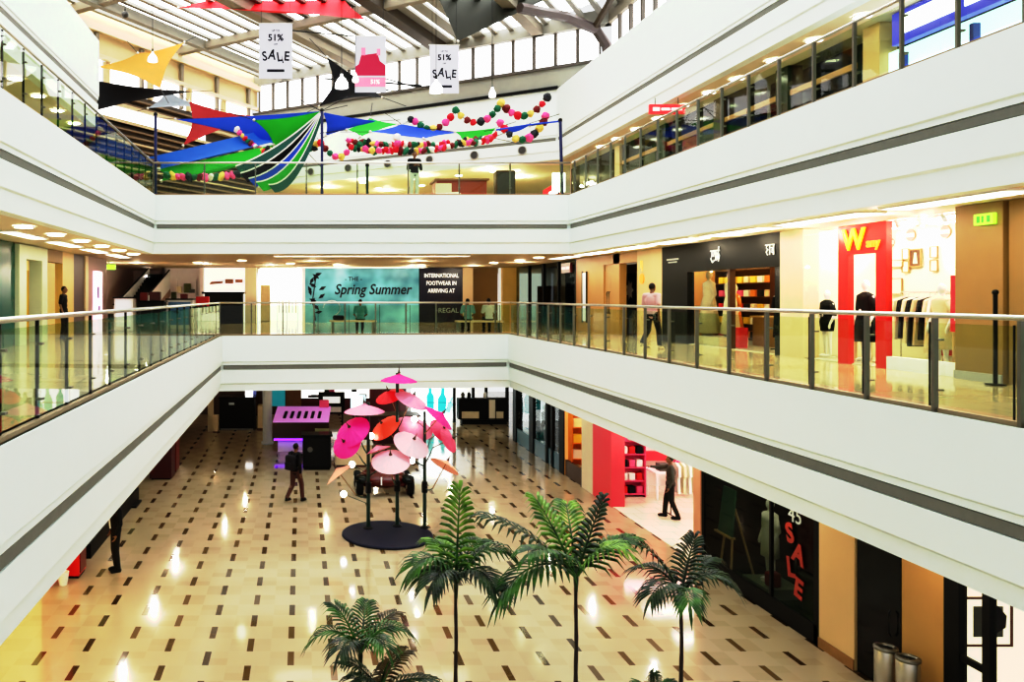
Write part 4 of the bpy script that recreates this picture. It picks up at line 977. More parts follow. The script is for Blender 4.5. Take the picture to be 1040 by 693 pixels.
for k, (x, y) in enumerate(((8.92, 12.02), (8.98, 11.66))):
    t = thing('litter_bin', ['left steel cylinder litter bin by the black door', 'right steel cylinder litter bin by the tan wall'][k], 'litter bin', (x, y, 0))
    obj('body', MB().lathe([(0, 0.02), (0.15, 0.02), (0.15, 0.90), (0.145, 0.92)], 28, (x, y, 0)), 'steel', t, True)
    obj('rim', MB().lathe([(0.145, 0.90), (0.16, 0.91), (0.16, 0.95), (0.11, 0.97), (0.10, 0.93)], 28, (x, y, 0)), 'dark steel', t, True)
    obj('base', MB().lathe([(0, 0), (0.155, 0), (0.155, 0.05), (0, 0.05)], 28, (x, y, 0)), 'black metal', t)
# dark sale window
DW0, DW1 = 14.2, 18.3
gw(DW0, DW1, 'dark green', GX+2.2, 0.1); wall_box('floor', GX, GX+2.2, DW0, DW1, 0.001, 0.02, 'dark green')
gw(DW0-0.05, DW0+0.1, 'black', GX, 2.2); gw(DW1-0.1, DW1, 'black', GX, 2.2)
wall_box('window_97', GX+0.02, GX+0.035, DW0, DW1, 0.0, G1, 'dark shop glass')
gw(DW0, DW1, 'black', GX, 0.05, 0, 0.35, 'trim_19'); gw(15.6, 15.66, 'black', GX, 0.06, 0.35, G1, 'trim_19')
t = thing('window_lettering', 'pale 45 painted on the dark shop window', 'lettering', (GX, 14.8, 1.95))
text('lettering', '45', 0.42, (GX-0.012, 14.82, 2.16), 'right', 'dim letter', t, 0.004)
t = thing('window_lettering', 'faded red tumbling SALE letters on the dark shop window', 'lettering', (GX, 14.8, 0.6))
sr = mat('sale red', (0.32, 0.035, 0.025), 0.5, emit=0.10)
for c, z, y, a in (('S', 1.78, 14.98, 0.25), ('A', 1.46, 14.72, -0.2), ('L', 1.14, 14.95, 0.15), ('E', 0.82, 14.72, -0.18)):
    text('letter', c, 0.50, (GX-0.012, y, z), 'right', sr, t, 0.004, spin=a, bold=0.02)
t = thing('easel', 'wooden easel with a dark green board in the dark shop window', 'easel', (9.65, 17.7, 0.02))
for y in (17.02, 17.5): obj('leg', MB().tube([(9.5, y+0.4, 0.02), (9.65, 17.65+(y-17.26)*0.3, 1.9)], 0.025, 6), 'pale wood', t)
obj('leg', MB().tube([(10.15, 17.66, 0.02), (9.67, 17.66, 1.7)], 0.025, 6), 'pale wood', t)
obj('board', MB().prism([(9.49, 17.35, 0.98), (9.49, 17.95, 0.98), (9.59, 17.9, 2.0), (9.59, 17.4, 2.0)], (0.03, 0, 0)), mat('board green', (0.05, 0.14, 0.10), 0.4, emit=0.12), t)
obj('ledge', MB().box(9.43, 9.55, 17.32, 18.0, 0.94, 0.98), 'pale wood', t)
mannequin('white mannequin in a pale dress in the dark shop window', (9.95, 16.72, 0.25), -PI/2, 'cloth white', h=1.75, long=0.9, flare=0.2)
solo('display_plinth', MB().box(9.6, 10.35, 16.25, 17.15, 0.02, 0.25, 0.01), mat('plinth grey', (0.18, 0.22, 0.17), 0.5), 'grey plinth under the white mannequin', 'plinth')
solo('handbag', MB().box(9.7, 9.95, 16.3, 16.52, 0.25, 0.55, 0.04), 'dark red', 'red bag on the grey plinth', 'bag')
t = thing('poster', 'dark red poster at the left of the dark shop window', 'poster', (11.43, 17.65, 0.02))
obj('board', MB().box(11.40, 11.46, 17.2, 18.1, 0.1, 2.6), 'maroon', t); obj('frame', MB().box(11.40, 11.48, 17.15, 17.2, 0.02, 2.65).box(11.40, 11.48, 18.1, 18.15, 0.02, 2.65), 'black', t)
# pink and red store
gw(18.3, 18.62, mat('salmon', (0.72, 0.36, 0.22), 0.4), GX-0.03, 0.5)
gw(18.3, 26.2, mat('white store wall', (0.88, 0.80, 0.76), 0.5), GX+4.0, 0.1); wall_box('wall_far', GX+0.3, GX+4, 26.1, 26.2, 0, G1, 'white store wall')
wall_box('floor', GX, GX+4, 18.4, 26.1, 0.001, 0.015, 'bright shop tile')
for k in range(4): cove(GX+0.8, GX+3.4, 19.0+1.9*k, 19.7+1.9*k, G1-0.005, 'glowing ceiling panel inside the pink store', 'ceiling panels of the pink store', 'pink light' if k == 3 else 'shop light', 'ceiling_panel')
gw(23.5, 25.0, 'pink red', GX-0.05, 0.4); gw(25.0, 26.0, 'cream wall', GX-0.05, 0.4)
wall_box('trim_20', GX+1.8, GX+4, 25.9, 26.05, 1.7, G1, 'pink red'); wall_box('trim_20', GX+1.6, GX+4, 25.85, 26.05, 0.9, 1.2, 'pink red')
wall_box('trim_20', GX+3.9, GX+4, 21.5, 26, 1.5, G1, 'pink red')
shelf_unit('pink wall shelf of small goods beside the red pillar', 9.75, 10.75, 24.6, 25.0, 0.015, 2.2, 6, 'cloth pink', 'far')
k = 0
for r in range(5):
    for c in range(4):
        m = ['cloth white', 'cloth pink', 'cloth red', 'cloth white', 'cloth black'][(r+c*2) % 5]
        w_ = {'cloth white': 'white', 'cloth pink': 'pink', 'cloth red': 'red', 'cloth black': 'black'}[m]
        folded(w_+' box on the pink wall shelf beside the red pillar', 9.9+0.235*c, 24.8, 0.015+0.1+(2.08)*r/5, m, 0.19, 0.24, 0.22, w_+' boxes on the pink shelf')
clothes_rail('black upright clothes rail in the pink store doorway', (10.6, 22.6), (11.5, 22.6), 0.015, 1.6, 'black metal')
for k in range(5): hanging_garment('hanging_garment', 'white garment on the black rail in the pink store', (10.75+0.16*k, 22.6, 1.58), PI/2, ['cloth white', 'cloth cream'][k % 2], 0.9, group='pale garments of the pink store')
t = thing('display_table', 'white table with goods at the back of the pink store', 'table', (11.6, 24.6, 0.015))
obj('tabletop', MB().box(10.9, 12.3, 24.2, 25.0, 0.82, 0.87), 'pure white', t)
for x in (10.95, 12.25):
    for y in (24.25, 24.95): obj('leg', MB().box(x-0.03, x+0.03, y-0.03, y+0.03, 0.015, 0.82), 'pure white', t)
solo('goods_box', MB().box(11.1, 11.4, 24.4, 24.7, 0.87, 1.1, 0.01), 'cloth grey', 'grey box on the white table in the pink store', 'box')
solo('goods_box', MB().box(11.7, 12.1, 24.4, 24.8, 0.87, 1.15, 0.01), 'cloth pink', 'pink box on the white table in the pink store', 'box')
t = thing('floor_lamp', 'bright globe lamp standing at the right in the pink store', 'lamp', (10.9, 20.4, 0.015))
obj('base', MB().lathe([(0, 0), (0.15, 0), (0.15, 0.02), (0, 0.03)], 20, (10.9, 20.4, 0.015)), 'steel', t)
obj('pole', MB().tube([(10.9, 20.4, 0.03), (10.9, 20.4, 1.35)], 0.015, 8), 'steel', t); obj('lamp_shade', MB().ball((10.9, 20.4, 1.5), 0.16), 'lamp white', t)
# orange shop, glass fronts towards the far end
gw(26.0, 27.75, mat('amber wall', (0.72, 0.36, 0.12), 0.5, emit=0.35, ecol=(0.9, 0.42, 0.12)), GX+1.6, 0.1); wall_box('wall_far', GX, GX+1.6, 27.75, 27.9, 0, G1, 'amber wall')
gw(26.0, 27.75, 'dark brown', GX, 0.1, 0, 0.55, 'trim_21')
shelf_unit('amber shelf of goods in the small orange lit shop', GX+0.1, GX+1.4, 27.3, 27.7, 0.01, 2.3, 5, 'cloth orange', 'far')
for r in range(4):
    for c in range(2):
        m = ['cloth cream', 'cloth white', 'cloth yellow'][(r+c) % 3]; w_ = ['cream', 'white', 'yellow'][(r+c) % 3]
        folded(w_+' parcel on the amber shelf of the orange lit shop', GX+0.3+0.42*c, 27.5, 0.01+0.1+2.18*r/4, m, 0.3, 0.28, 0.3, w_+' parcels on the amber shelf')
cove(GX+0.3, GX+1.3, 26.4, 27.4, G1-0.005, 'glowing ceiling panel in the small orange lit shop', None, 'amber light', 'ceiling_panel')
for y, w_ in ((27.8, 0.5), (29.1, 0.16), (29.7, 0.22), (31.5, 0.55), (34.0, 0.5)): gw(y, y+w_, 'black', GX-0.04, 0.3, name='trim_22')
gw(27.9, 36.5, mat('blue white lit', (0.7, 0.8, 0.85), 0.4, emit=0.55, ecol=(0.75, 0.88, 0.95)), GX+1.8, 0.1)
gw(28.3, 34.5, mat('teal skirting', (0.015, 0.09, 0.13), 0.3), GX, 0.05, 0, 0.6, 'baseboard_right')
for y0, y1, k in ((28.3, 29.1, 98), (29.92, 31.5, 99), (32.05, 34.0, 100)): wall_box('window_%d' % k, GX+0.02, GX+0.035, y0, y1, 0.6, G1, 'shop glass')
for k, y in enumerate((28.8, 30.6, 33.0)):
    mannequin(['pale mannequin behind the glass front nearest the orange shop', 'pale mannequin in the middle glass front', 'pale mannequin in the far glass front'][k], (GX+0.9, y, 0.0), -PI/2, ['cloth white', 'cloth sage', 'cloth grey'][k], h=1.75)
# ------------------------------------------------------------------ ground floor, far end
# dark store with white upper panels
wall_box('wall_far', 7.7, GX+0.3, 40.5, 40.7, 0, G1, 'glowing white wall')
for x in (7.6, 8.55, 9.2, 10.25): wall_box('trim_23', x, x+0.13, 39.4, 39.6, 0, G1, 'black')
t = thing('shop_counter', 'long black shop counter with cream fronts at the far right end', 'counter', (9.0, 38.6, 0))
obj('body', MB().box(7.75, 10.2, 38.8, 39.3, 0.22, 1.25), 'black', t); obj('plinth', MB().box(7.9, 10.1, 38.7, 39.2, 0, 0.22), 'black', t)
obj('panel', MB().box(7.9, 8.75, 38.77, 38.8, 0.28, 0.62), 'cloth cream', t); obj('panel', MB().box(9.25, 9.55, 38.77, 38.8, 0.28, 1.2), 'cream wall', t); obj('panel', MB().box(9.6, 9.95, 38.77, 38.8, 0.28, 0.62), 'cloth cream', t)
for k, (x, m, lab) in enumerate(((8.0, 'cloth grey', 'grey jar on the long black shop counter'), (8.3, 'cloth black', 'black jar on the long black shop counter'), (9.1, 'cloth white', 'white jar on the long black shop counter'))):
    solo('jar', MB().lathe([(0, 0), (0.09, 0), (0.1, 0.2), (0.06, 0.26), (0.06, 0.3), (0, 0.3)], 14, (x, 39.0, 1.25)), m, lab, 'jar', None, True)
# white and cyan lit poster wall
t = thing('light_box', 'tall white lit poster with cyan shapes at the far end of the ground floor', 'light box', (6.95, 39.9, 0))
obj('panel', MB().box(5.6, 7.6, 39.9, 40.05, 0.0, G1), mat('white cyan lit', (0.95, 1, 1), 0.4, emit=3.2, ecol=(0.90, 1.0, 1.0)), t)
cy = mat('cyan print', (0.02, 0.62, 0.66), 0.4, emit=0.7, ecol=(0.05, 0.78, 0.80))
def bottle(x, z, s, lean):
    o = [(-0.15, 0), (0.15, 0), (0.17, 0.55), (0.07, 0.75), (0.07, 1.0), (-0.07, 1.0), (-0.07, 0.75), (-0.17, 0.55)]
    return MB().prism([(x+(a*math.cos(lean)-b*math.sin(lean))*s, 39.895, z+(a*math.sin(lean)+b*math.cos(lean))*s) for a, b in o], (0, -0.006, 0))
obj('print', bottle(6.55, 0.55, 1.2, 0.03), cy, t); obj('print', bottle(7.1, 0.35, 1.35, -0.06), cy, t); obj('print', bottle(7.42, 0.4, 0.8, -0.25), mat('cyan print pale', (0.3, 0.85, 0.88), 0.4, emit=0.9), t)
obj('rail', MB().box(5.6, 7.6, 39.86, 39.9, 0.9, 0.93), 'black', t)
# dark maroon and bright display stores behind the parasols
wall_box('wall_far', -0.8, 5.6, 42.0, 42.2, 0, G1, 'maroon'); wall_box('wall_far', -6.5, -0.8, 42.0, 42.2, 0, G1, 'dark brown')
t = thing('light_box', 'white lit display wall of dark and pink goods at the far end', 'light box', (1.8, 41.6, 0.9))
obj('panel', MB().box(0.0, 3.6, 41.7, 41.8, 0.9, 2.2), mat('display white', (1, 1, 0.95), 0.4, emit=1.3), t)
obj('frame', MB().box(-0.05, 3.65, 41.66, 41.7, 0.84, 0.9).box(-0.05, 3.65, 41.66, 41.7, 2.2, 2.26), 'black', t)
random.seed(4)
for k in range(26):
    x = 0.15+3.3*random.random(); z = random.choice([0.95, 1.25, 1.5, 1.72, 1.95]); m = random.choice(['cloth black', 'cloth black', 'cloth pink', 'dark teal', 'cloth grey', 'maroon'])
    w_ = {'cloth black': 'black', 'cloth pink': 'pink', 'dark teal': 'teal', 'cloth grey': 'grey', 'maroon': 'maroon'}[m]
    s = random.uniform(0.1, 0.22)
    solo('goods_box', MB().box(x-s, x+s, 41.5, 41.69, z, z+s*0.95, 0.02), m, w_+' pack hanging on the white lit display wall', 'box', w_+' packs on the lit display wall')
# purple lit phone kiosk
t = thing('kiosk_counter', 'brown kiosk counter with a purple lit top and glowing purple foot', 'counter', (0.0, 32.2, 0))
obj('plinth', MB().box(-0.95, 0.95, 31.9, 32.9, 0, 0.42), 'white store wall', t)
obj('glow_strip', MB().box(-1.1, 0.62, 31.62, 31.8, 0.50, 0.58), mat('purple light', (0.25, 0.05, 0.9), 0.4, emit=2.6, ecol=(0.22, 0.03, 0.9)), t)
obj('body', MB().box(-1.15, 1.1, 31.66, 33.0, 0.58, 1.22), mat('kiosk brown', (0.05, 0.014, 0.008), 0.35), t)
obj('top', MB().prism([(-1.15, 31.66, 1.22), (1.1, 31.66, 1.22), (1.25, 33.2, 1.62), (-1.0, 33.2, 1.62)], (0, 0, 0.04)), mat('purple top', (0.75, 0.40, 0.85), 0.25, emit=0.25, ecol=(0.70, 0.28, 0.85)), t)
obj('shelf', MB().box(0.55, 1.12, 31.5, 31.66, 0.66, 0.98), 'cloth sage', t)
for k in range(6):
    x = -0.75+0.28*k; 
    mb = MB().prism([(x, 31.95, 1.345), (x+0.12, 31.95, 1.345), (x+0.2, 32.6, 1.515), (x+0.08, 32.6, 1.515)], (0, 0, 0.025))
    solo('tablet', mb, 'ink', 'dark tablet lying on the purple lit kiosk top', 'tablet', 'tablets on the purple kiosk')
solo('goods_box', MB().box(0.75, 1.15, 32.85, 33.1, 1.66, 1.95, 0.02), 'cloth pink', 'pink box at the back of the purple kiosk top', 'box')
t = thing('menu_board', 'black board with white lettering behind the purple kiosk', 'sign', (1.35, 34.5, 0))
obj('board', MB().box(0.75, 1.9, 34.5, 34.58, 1.15, 2.1), 'black', t)
obj('lettering', MB().box(0.95, 1.7, 34.48, 34.5, 1.62, 1.9), 'white letter', t); obj('panel', MB().box(0.9, 1.75, 34.48, 34.5, 1.22, 1.45), 'pure white', t)
for x in (0.85, 1.8): obj('post', MB().tube([(x, 34.54, 0), (x, 34.54, 1.15)], 0.03, 8), 'black metal', t)
t = thing('light_box', 'small cyan lit poster behind the purple kiosk', 'light box', (2.5, 35.0, 0))
obj('panel', MB().box(2.2, 2.85, 35, 35.08, 1.1, 1.9), 'cyan lit wall', t); obj('post', MB().tube([(2.52, 35.04, 0), (2.52, 35.04, 1.1)], 0.04, 8), 'black metal', t)
# black cabinet and beige counter by the kiosk
t = thing('cabinet', 'black cabinet with a rounded front standing right of the walking person', 'cabinet', (0.55, 28.8, 0))
obj('body', MB().box(0.05, 1.08, 28.5, 29.2, 0.05, 1.22, 0.06), 'black', t); obj('top', MB().box(0.0, 1.13, 28.45, 29.25, 1.22, 1.28, 0.01), 'black gloss', t); obj('base', MB().box(0.1, 1.03, 28.55, 29.15, 0, 0.05), 'black', t)
obj('badge', MB().lathe([(0, 0), (0.1, 0), (0.1, 0.01), (0, 0.01)], 16, (0.32, 28.49, 0.75), FACING['far']), 'cloth grey', t)
t = thing('counter', 'beige counter with a white top beside the black cabinet', 'counter', (1.75, 29.2, 0))
obj('body', MB().box(1.25, 2.6, 29.0, 29.7, 0.08, 0.82), 'beige', t); obj('top', MB().box(1.2, 2.65, 28.95, 29.75, 0.82, 0.88), 'pure white', t); obj('plinth', MB().box(1.3, 2.55, 29.05, 29.65, 0, 0.08), 'maroon', t)
t = thing('counter', 'dark maroon counter behind the parasols on the ground floor', 'counter', (3.6, 34, 0))
obj('body', MB().box(2.4, 5.0, 33.6, 34.6, 0, 1.15), 'maroon', t); obj('top', MB().box(2.3, 5.1, 33.5, 34.7, 1.15, 1.22), 'dark brown', t)
# pale column, dark kiosk at the left
t = struct('wall_far', MB().lathe([(0.0, 0), (0.26, 0), (0.26, 0.1), (0.2, 0.12), (0.2, G1)], 24, (-1.45, 33.6, 0)), mat('pale glossy column', (0.62, 0.68, 0.66), 0.15), None, True)
wall_box('wall_left', -4.35, -4.1, 36.6, 36.9, 0, G1, 'beige')
t = thing('kiosk_counter', 'black kiosk with boxy screens at the far left of the ground floor', 'counter', (-3.2, 37.4, 0))
obj('body', MB().box(-3.85, -2.2, 37.0, 38.3, 0, 1.5), 'black', t); obj('top', MB().box(-3.9, -2.15, 36.95, 38.35, 1.5, 1.56), 'black gloss', t)
obj('screen', MB().box(-3.4, -3.15, 36.95, 37.0, 1.2, 1.3), 'dim letter', t); obj('kick_strip', MB().box(-3.8, -2.25, 36.96, 37.0, 0.02, 0.08), 'dark steel', t)
solo('screen', MB().box(-2.65, -2.3, 37.3, 37.36, 1.56, 1.85, 0.01), 'sign white lit', 'small white lit screen on the black kiosk', 'screen')
solo('screen', MB().box(-2.2, -1.75, 38.0, 38.06, 1.6, 1.85, 0.01), mat('navy lit', (0.10, 0.12, 0.35), 0.3, emit=0.4), 'small navy screen beside the black kiosk', 'screen')
C.objects[-1].location.z = 1.56; C.objects[-1].location.x = -2.4
t = thing('display_stand', 'beige display stand right of the black kiosk', 'display stand', (-2.0, 37.3, 0))
obj('body', MB().box(-2.05, -1.68, 37.0, 37.6, 0.1, 1.15), 'beige', t); obj('base', MB().box(-2.1, -1.64, 36.95, 37.65, 0, 0.1), 'dark brown', t)
t = thing('display_stand', 'low beige box left of the black kiosk', 'display stand', (-4.0, 36.8, 0))
obj('body', MB().box(-4.08, -3.88, 36.4, 36.9, 0.05, 0.75), 'beige', t); obj('base', MB().box(-4.08, -3.86, 36.38, 36.92, 0, 0.05), 'dark brown', t)
wall_box('wall_far', -0.75, 0.0, 38.6, 38.8, 0, G1, 'wood')
t = thing('light_box', 'small dark teal lit poster left of the purple kiosk', 'light box', (-1.0, 36.5, 0.9))
obj('panel', MB().box(-1.35, -0.75, 36.5, 36.58, 1.2, 2.2), mat('teal lit', (0.02, 0.25, 0.30), 0.4, emit=0.5), t); obj('post', MB().tube([(-1.05, 36.54, 0), (-1.05, 36.54, 1.2)], 0.04, 8), 'black metal', t)
# dark red ride-on car behind the parasols
t = thing('ride_on_car', 'dark red ride-on car with black wheels behind the parasol display', 'ride-on car', (2.6, 25.6, 0))
cx, cy_ = 2.65, 25.5
body = MB()
body.ball((cx, cy_, 0.45), (0.78, 0.85, 0.30), 24, 12); body.ball((cx, cy_+0.1, 0.68), (0.55, 0.6, 0.30), 24, 12); body.box(cx-0.7, cx+0.7, cy_-0.6, cy_+0.6, 0.25, 0.5, 0.08)
o = obj('body', body, mat('car red', (0.09, 0.004, 0.004), 0.25), t); remesh(o, 0.035, 4)
for s in (-1, 1):
    for q in (-0.5, 0.5):
        c = Vector((cx+s*0.80, cy_+q, 0.28)); M = Matrix(((0, 0, 1), (1, 0, 0), (0, 1, 0)))
        w_ = obj('wheel', MB().lathe([(0.1, -0.11), (0.24, -0.11), (0.28, -0.07), (0.28, 0.07), (0.24, 0.11), (0.1, 0.11)], 24, c, M), 'black', t, True)
        obj('hub', MB().lathe([(0, 0.10), (0.12, 0.12), (0.1, -0.12), (0, -0.10)], 16, c, M), 'steel', w_)
    obj('fender', MB().ball((cx+s*0.72, cy_-0.5, 0.5), (0.22, 0.38, 0.14)), 'black gloss', t, True)
obj('stripe', MB().box(cx-0.16, cx-0.12, cy_-0.86, cy_-0.80, 0.38, 0.62).box(cx-0.16, cx-0.12, cy_-0.6, cy_-0.54, 0.76, 0.86), 'pure white', t)
obj('windshield', MB().prism([(cx-0.42, cy_-0.35, 0.82), (cx+0.42, cy_-0.35, 0.82), (cx+0.34, cy_-0.12, 1.06), (cx-0.34, cy_-0.12, 1.06)], (0, 0.02, 0)), 'dark shop glass', t)
obj('seat', MB().box(cx-0.35, cx+0.35, cy_+0.2, cy_+0.35, 0.7, 1.1, 0.05), 'black', t)
# ------------------------------------------------------------------ ground floor, left side (wall at X = -5.6)
SX = -5.6
def lw(y0, y1, m, x=SX, d=0.2, z0=0.0, z1=G1, name='wall_left'): return wall_box(name, x-d, x, y0, y1, z0, z1, m)
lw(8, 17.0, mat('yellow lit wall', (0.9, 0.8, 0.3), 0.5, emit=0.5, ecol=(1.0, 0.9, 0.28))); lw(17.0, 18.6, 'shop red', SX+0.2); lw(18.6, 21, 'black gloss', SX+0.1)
lw(21, 22.4, 'cloth sage', SX+0.1); lw(22.4, 27, 'dark green', SX+0.1); lw(27, 30, 'black gloss', SX+0.1); lw(30, 38, 'dark brown', SX+0.1)
wall_box('trim_24', SX+0.15, SX+0.55, 18.9, 24.5, 0, 0.35, 'black')
t = thing('cabinet', 'red cabinet standing under the left gallery near the yellow light', 'cabinet', (-5.0, 17.9, 0))
obj('body', MB().box(-5.35, -4.95, 17.55, 18.1, 0.06, 0.95), 'shop red', t); obj('base', MB().box(-5.33, -4.97, 17.58, 18.08, 0, 0.06), 'black', t); obj('door', MB().box(-4.95, -4.93, 17.6, 18.05, 0.12, 0.9), 'dark red', t)
solo('paper_cup', MB().lathe([(0, 0), (0.09, 0), (0.13, 0.28), (0.10, 0.28), (0.0, 0.05)], 16, (-5.2, 17.2, 0)), 'pure white', 'white bin standing by the red cabinet', 'bin')
C.objects[-1].name = 'waste_bin'
for k, y in enumerate((27.4, 28.4)):
    t = thing('vending_cabinet', ['dark red cabinet nearer the camera under the left gallery', 'dark red cabinet farther back under the left gallery'][k], 'cabinet', (-4.75, y, 0))
    obj('body', MB().box(-5.2, -4.45, y-0.4, y+0.4, 0.05, 1.5), ['maroon', 'dark red'][k], t); obj('top', MB().box(-5.22, -4.43, y-0.42, y+0.42, 1.5, 1.56), 'maroon', t); obj('base', MB().box(-5.15, -4.5, y-0.35, y+0.35, 0, 0.05), 'black', t)
t = thing('display_stand', 'pale display stand leaning under the left gallery before the dark shops', 'display stand', (-5.0, 23.8, 0))
obj('panel', MB().prism([(-5.3, 23.4, 0.05), (-5.3, 24.2, 0.05), (-5.1, 24.2, 1.4), (-5.1, 23.4, 1.4)], (0.05, 0, 0)), 'cloth sage', t); obj('foot', MB().box(-5.35, -4.9, 23.4, 24.2, 0, 0.05), 'black', t)
cove(-5.1, -4.9, 15.4, 16.9, G1-0.005, 'yellow glowing ceiling strip at the lower left shop', None, 'yellow light')
# ------------------------------------------------------------------ sails, garlands, banners, lamps under the roof
for nm, c in (('sail yellow', (0.46, 0.165, 0.002)), ('sail red', (0.78, 0.012, 0.025)), ('sail dark red', (0.30, 0.006, 0.008)), ('sail blue', (0.008, 0.06, 0.50)),
              ('sail green', (0.015, 0.36, 0.02)), ('sail black', (0.003, 0.003, 0.004)), ('sail olive', (0.030, 0.030, 0.020)), ('sail light blue', (0.010, 0.10, 0.42)), ('sail grey', (0.22, 0.25, 0.28))):
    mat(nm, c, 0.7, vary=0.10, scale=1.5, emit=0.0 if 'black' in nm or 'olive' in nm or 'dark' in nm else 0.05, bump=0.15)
def sail(label, corners, m, k=0.16, sag=0.15, cables=(), n=9, group=None):
    A = [Vector(c) for c in corners]; G = sum(A, Vector())/len(A)
    t = thing('shade_sail', label, 'sail', G, 0, group)
    mb = MB()
    if len(A) == 3:
        V = {}
        for i in range(n+1):
            for j in range(n+1-i):
                a, b = i/n, j/n; c = 1-a-b
                p = A[0]*a+A[1]*b+A[2]*c
                p = p+(G-p)*k*4*(a*b+b*c+c*a); p.z -= sag*27*a*b*c
                V[i, j] = mb.bm.verts.new(p)
        for i in range(n):
            for j in range(n-i):
                mb.bm.faces.new((V[i, j], V[i+1, j], V[i, j+1]))
                if i+j < n-1: mb.bm.faces.new((V[i+1, j], V[i+1, j+1], V[i, j+1]))
    else:
        V = {}
        for i in range(n+1):
            for j in range(n+1):
                u, v = i/n, j/n
                p = A[0]*(1-u)*(1-v)+A[1]*u*(1-v)+A[2]*u*v+A[3]*(1-u)*v
                w = 4*max(u*(1-u)*abs(2*v-1), v*(1-v)*abs(2*u-1))
                p = p+(G-p)*k*w; p.z -= sag*16*u*(1-u)*v*(1-v)
                V[i, j] = mb.bm.verts.new(p)
        for i in range(n):
            for j in range(n): mb.bm.faces.new((V[i, j], V[i+1, j], V[i+1, j+1], V[i, j+1]))
    obj('fabric', mb, m, t, True)
    for ci in range(len(A)):
        a = A[ci]
        obj('ring', MB().ball(a, 0.06, 8, 6), 'steel', t)
        e_ = a+(a-G).normalized()*(1.2 if ci not in cables else 3.2)
        obj('cable', MB().tube([a, e_], 0.014, 5), 'black metal', t)
    return t
sail('golden yellow sail stretched beside the left white wall end', [P(98, 68, 33), P(140, 54, 35), P(187, 43, 37), P(163, 90, 33)], 'sail yellow', 0.18)
sail('large black sail low at the left under the yellow one', [P(88, 80, 33.5), P(196, 93, 37), P(84, 116, 32.5)], 'sail black', 0.22)
sail('grey sail behind the black sail at the left', [P(170, 92, 38), P(203, 108, 38), P(150, 110, 37)], 'sail grey', 0.15)
sail('dark red sail at the left behind the blue ones', [P(192, 103, 34), P(268, 119, 36), P(186, 148, 33)], 'sail dark red', 0.22)
sail('bright red sail along the top edge of the photo', [P(181, 8, 34), P(262, -22, 35), P(350, -18, 35), P(372, 20, 33)], 'sail red', 0.16, 0.5)
sail('dark olive pointed sail hanging over the centre at the top', [P(424, -42, 35), P(640, -40, 35), P(465, 42, 33)], 'sail olive', 0.02, 0.05)
sail('black sail with scooped edges behind the pink banner', [P(332, 58, 37), P(398, 92, 38), P(388, 99, 37), P(324, 108, 36)], 'sail black', 0.32)
sail('wide upper blue sail running left from the middle pole', [P(178, 121, 34), P(326, 113, 29.5), P(285, 148, 31)], 'sail blue', 0.10)
sail('long lower blue sail reaching the left blue pole', [P(150, 160, 28.6), P(300, 124, 33), P(284, 143, 31), P(162, 172, 29)], 'sail light blue', 0.08, 0.25)
sail('bright green sail left of the middle pole', [P(258, 122, 30.5), P(326, 113, 29.2), P(304, 146, 30), P(278, 147, 30.5)], 'sail green', 0.14)
sail('blue sail just right of the middle pole', [P(328, 114, 29.2), P(384, 123, 31), P(331, 138, 29.6)], 'sail blue', 0.12)
sail('green sail right of the middle pole', [P(352, 132, 30), P(376, 120, 31), P(404, 126, 31), P(366, 139, 30)], 'sail green', 0.12)
sail('blue sail hanging over the standing person', [P(376, 134, 30), P(408, 126, 31), P(466, 135, 31), P(430, 141, 30)], 'sail blue', 0.10)
sail('small green sail at the right of the row', [P(462, 134, 30), P(504, 130, 31), P(500, 140, 30.5), P(468, 142, 30)], 'sail green', 0.12)
sail('narrow blue sail tied to the right blue pole', [P(504, 132, 30.5), P(536, 126, 30), P(538, 128, 30), P(512, 135, 30.5)], 'sail blue', 0.05)
sail('long green drape under the lower blue sail', [P(160, 172, 29.2), P(286, 145, 31), P(268, 162, 30.5), P(164, 184, 29.2)], 'sail green', 0.08, 0.3)
# striped drapes fanning down from the middle pole
def drape(label, top, bot, w0, w1, m, fringe, sag=0.5, group=None):
    t = thing('fabric_drape', label, 'drape', bot, 0, group)
    a, b = Vector(top), Vector(bot); n = 12
    ax = Vector((0.63, 0.1, -0.74))
    mb, fb = MB(), MB(); prev = None
    for i in range(n+1):
        s = i/n; p = a.lerp(b, s); p.z -= sag*4*s*(1-s)*0.6; w = w0+(w1-w0)*s
        q = [p-ax*w/2, p+ax*w/2]
        if prev:
            mb.poly([prev[0], prev[1], q[1], q[0]])
            e0, e1 = prev[0], q[0]; off = Vector((-0.015, -0.03, 0.05))
            fb.poly([e0+Vector((0, -0.02, 0)), e1+Vector((0, -0.02, 0)), e1+off, e0+off])
        prev = q
    obj('fabric', mb, m, t, True); obj('fringe', fb, fringe, t)
    return t
drape('dark green drape with white fringe, highest of the fan left of the middle pole', P(325, 117, 29.1), P(243, 174, 29.2), 0.10, 0.42, 'dark teal', 'cloth white', 0.35)
drape('black drape with white fringe second from the top in the fan', P(325.5, 117, 29), P(248, 181, 29.1), 0.10, 0.42, 'sail black', 'cloth white', 0.6)
drape('blue drape with white fringe in the middle of the fan', P(326, 117, 28.9), P(256, 186, 29), 0.10, 0.38, 'sail blue', 'cloth white', 0.8)
drape('green drape with white fringe second from the bottom of the fan', P(326.5, 117, 28.8), P(264, 190, 28.9), 0.10, 0.42, 'sail green', 'cloth white', 1.0)
drape('dark green drape with white fringe, lowest of the fan', P(327, 117, 28.7), P(276, 192, 28.8), 0.10, 0.36, 'dark teal', 'cloth white', 1.15)
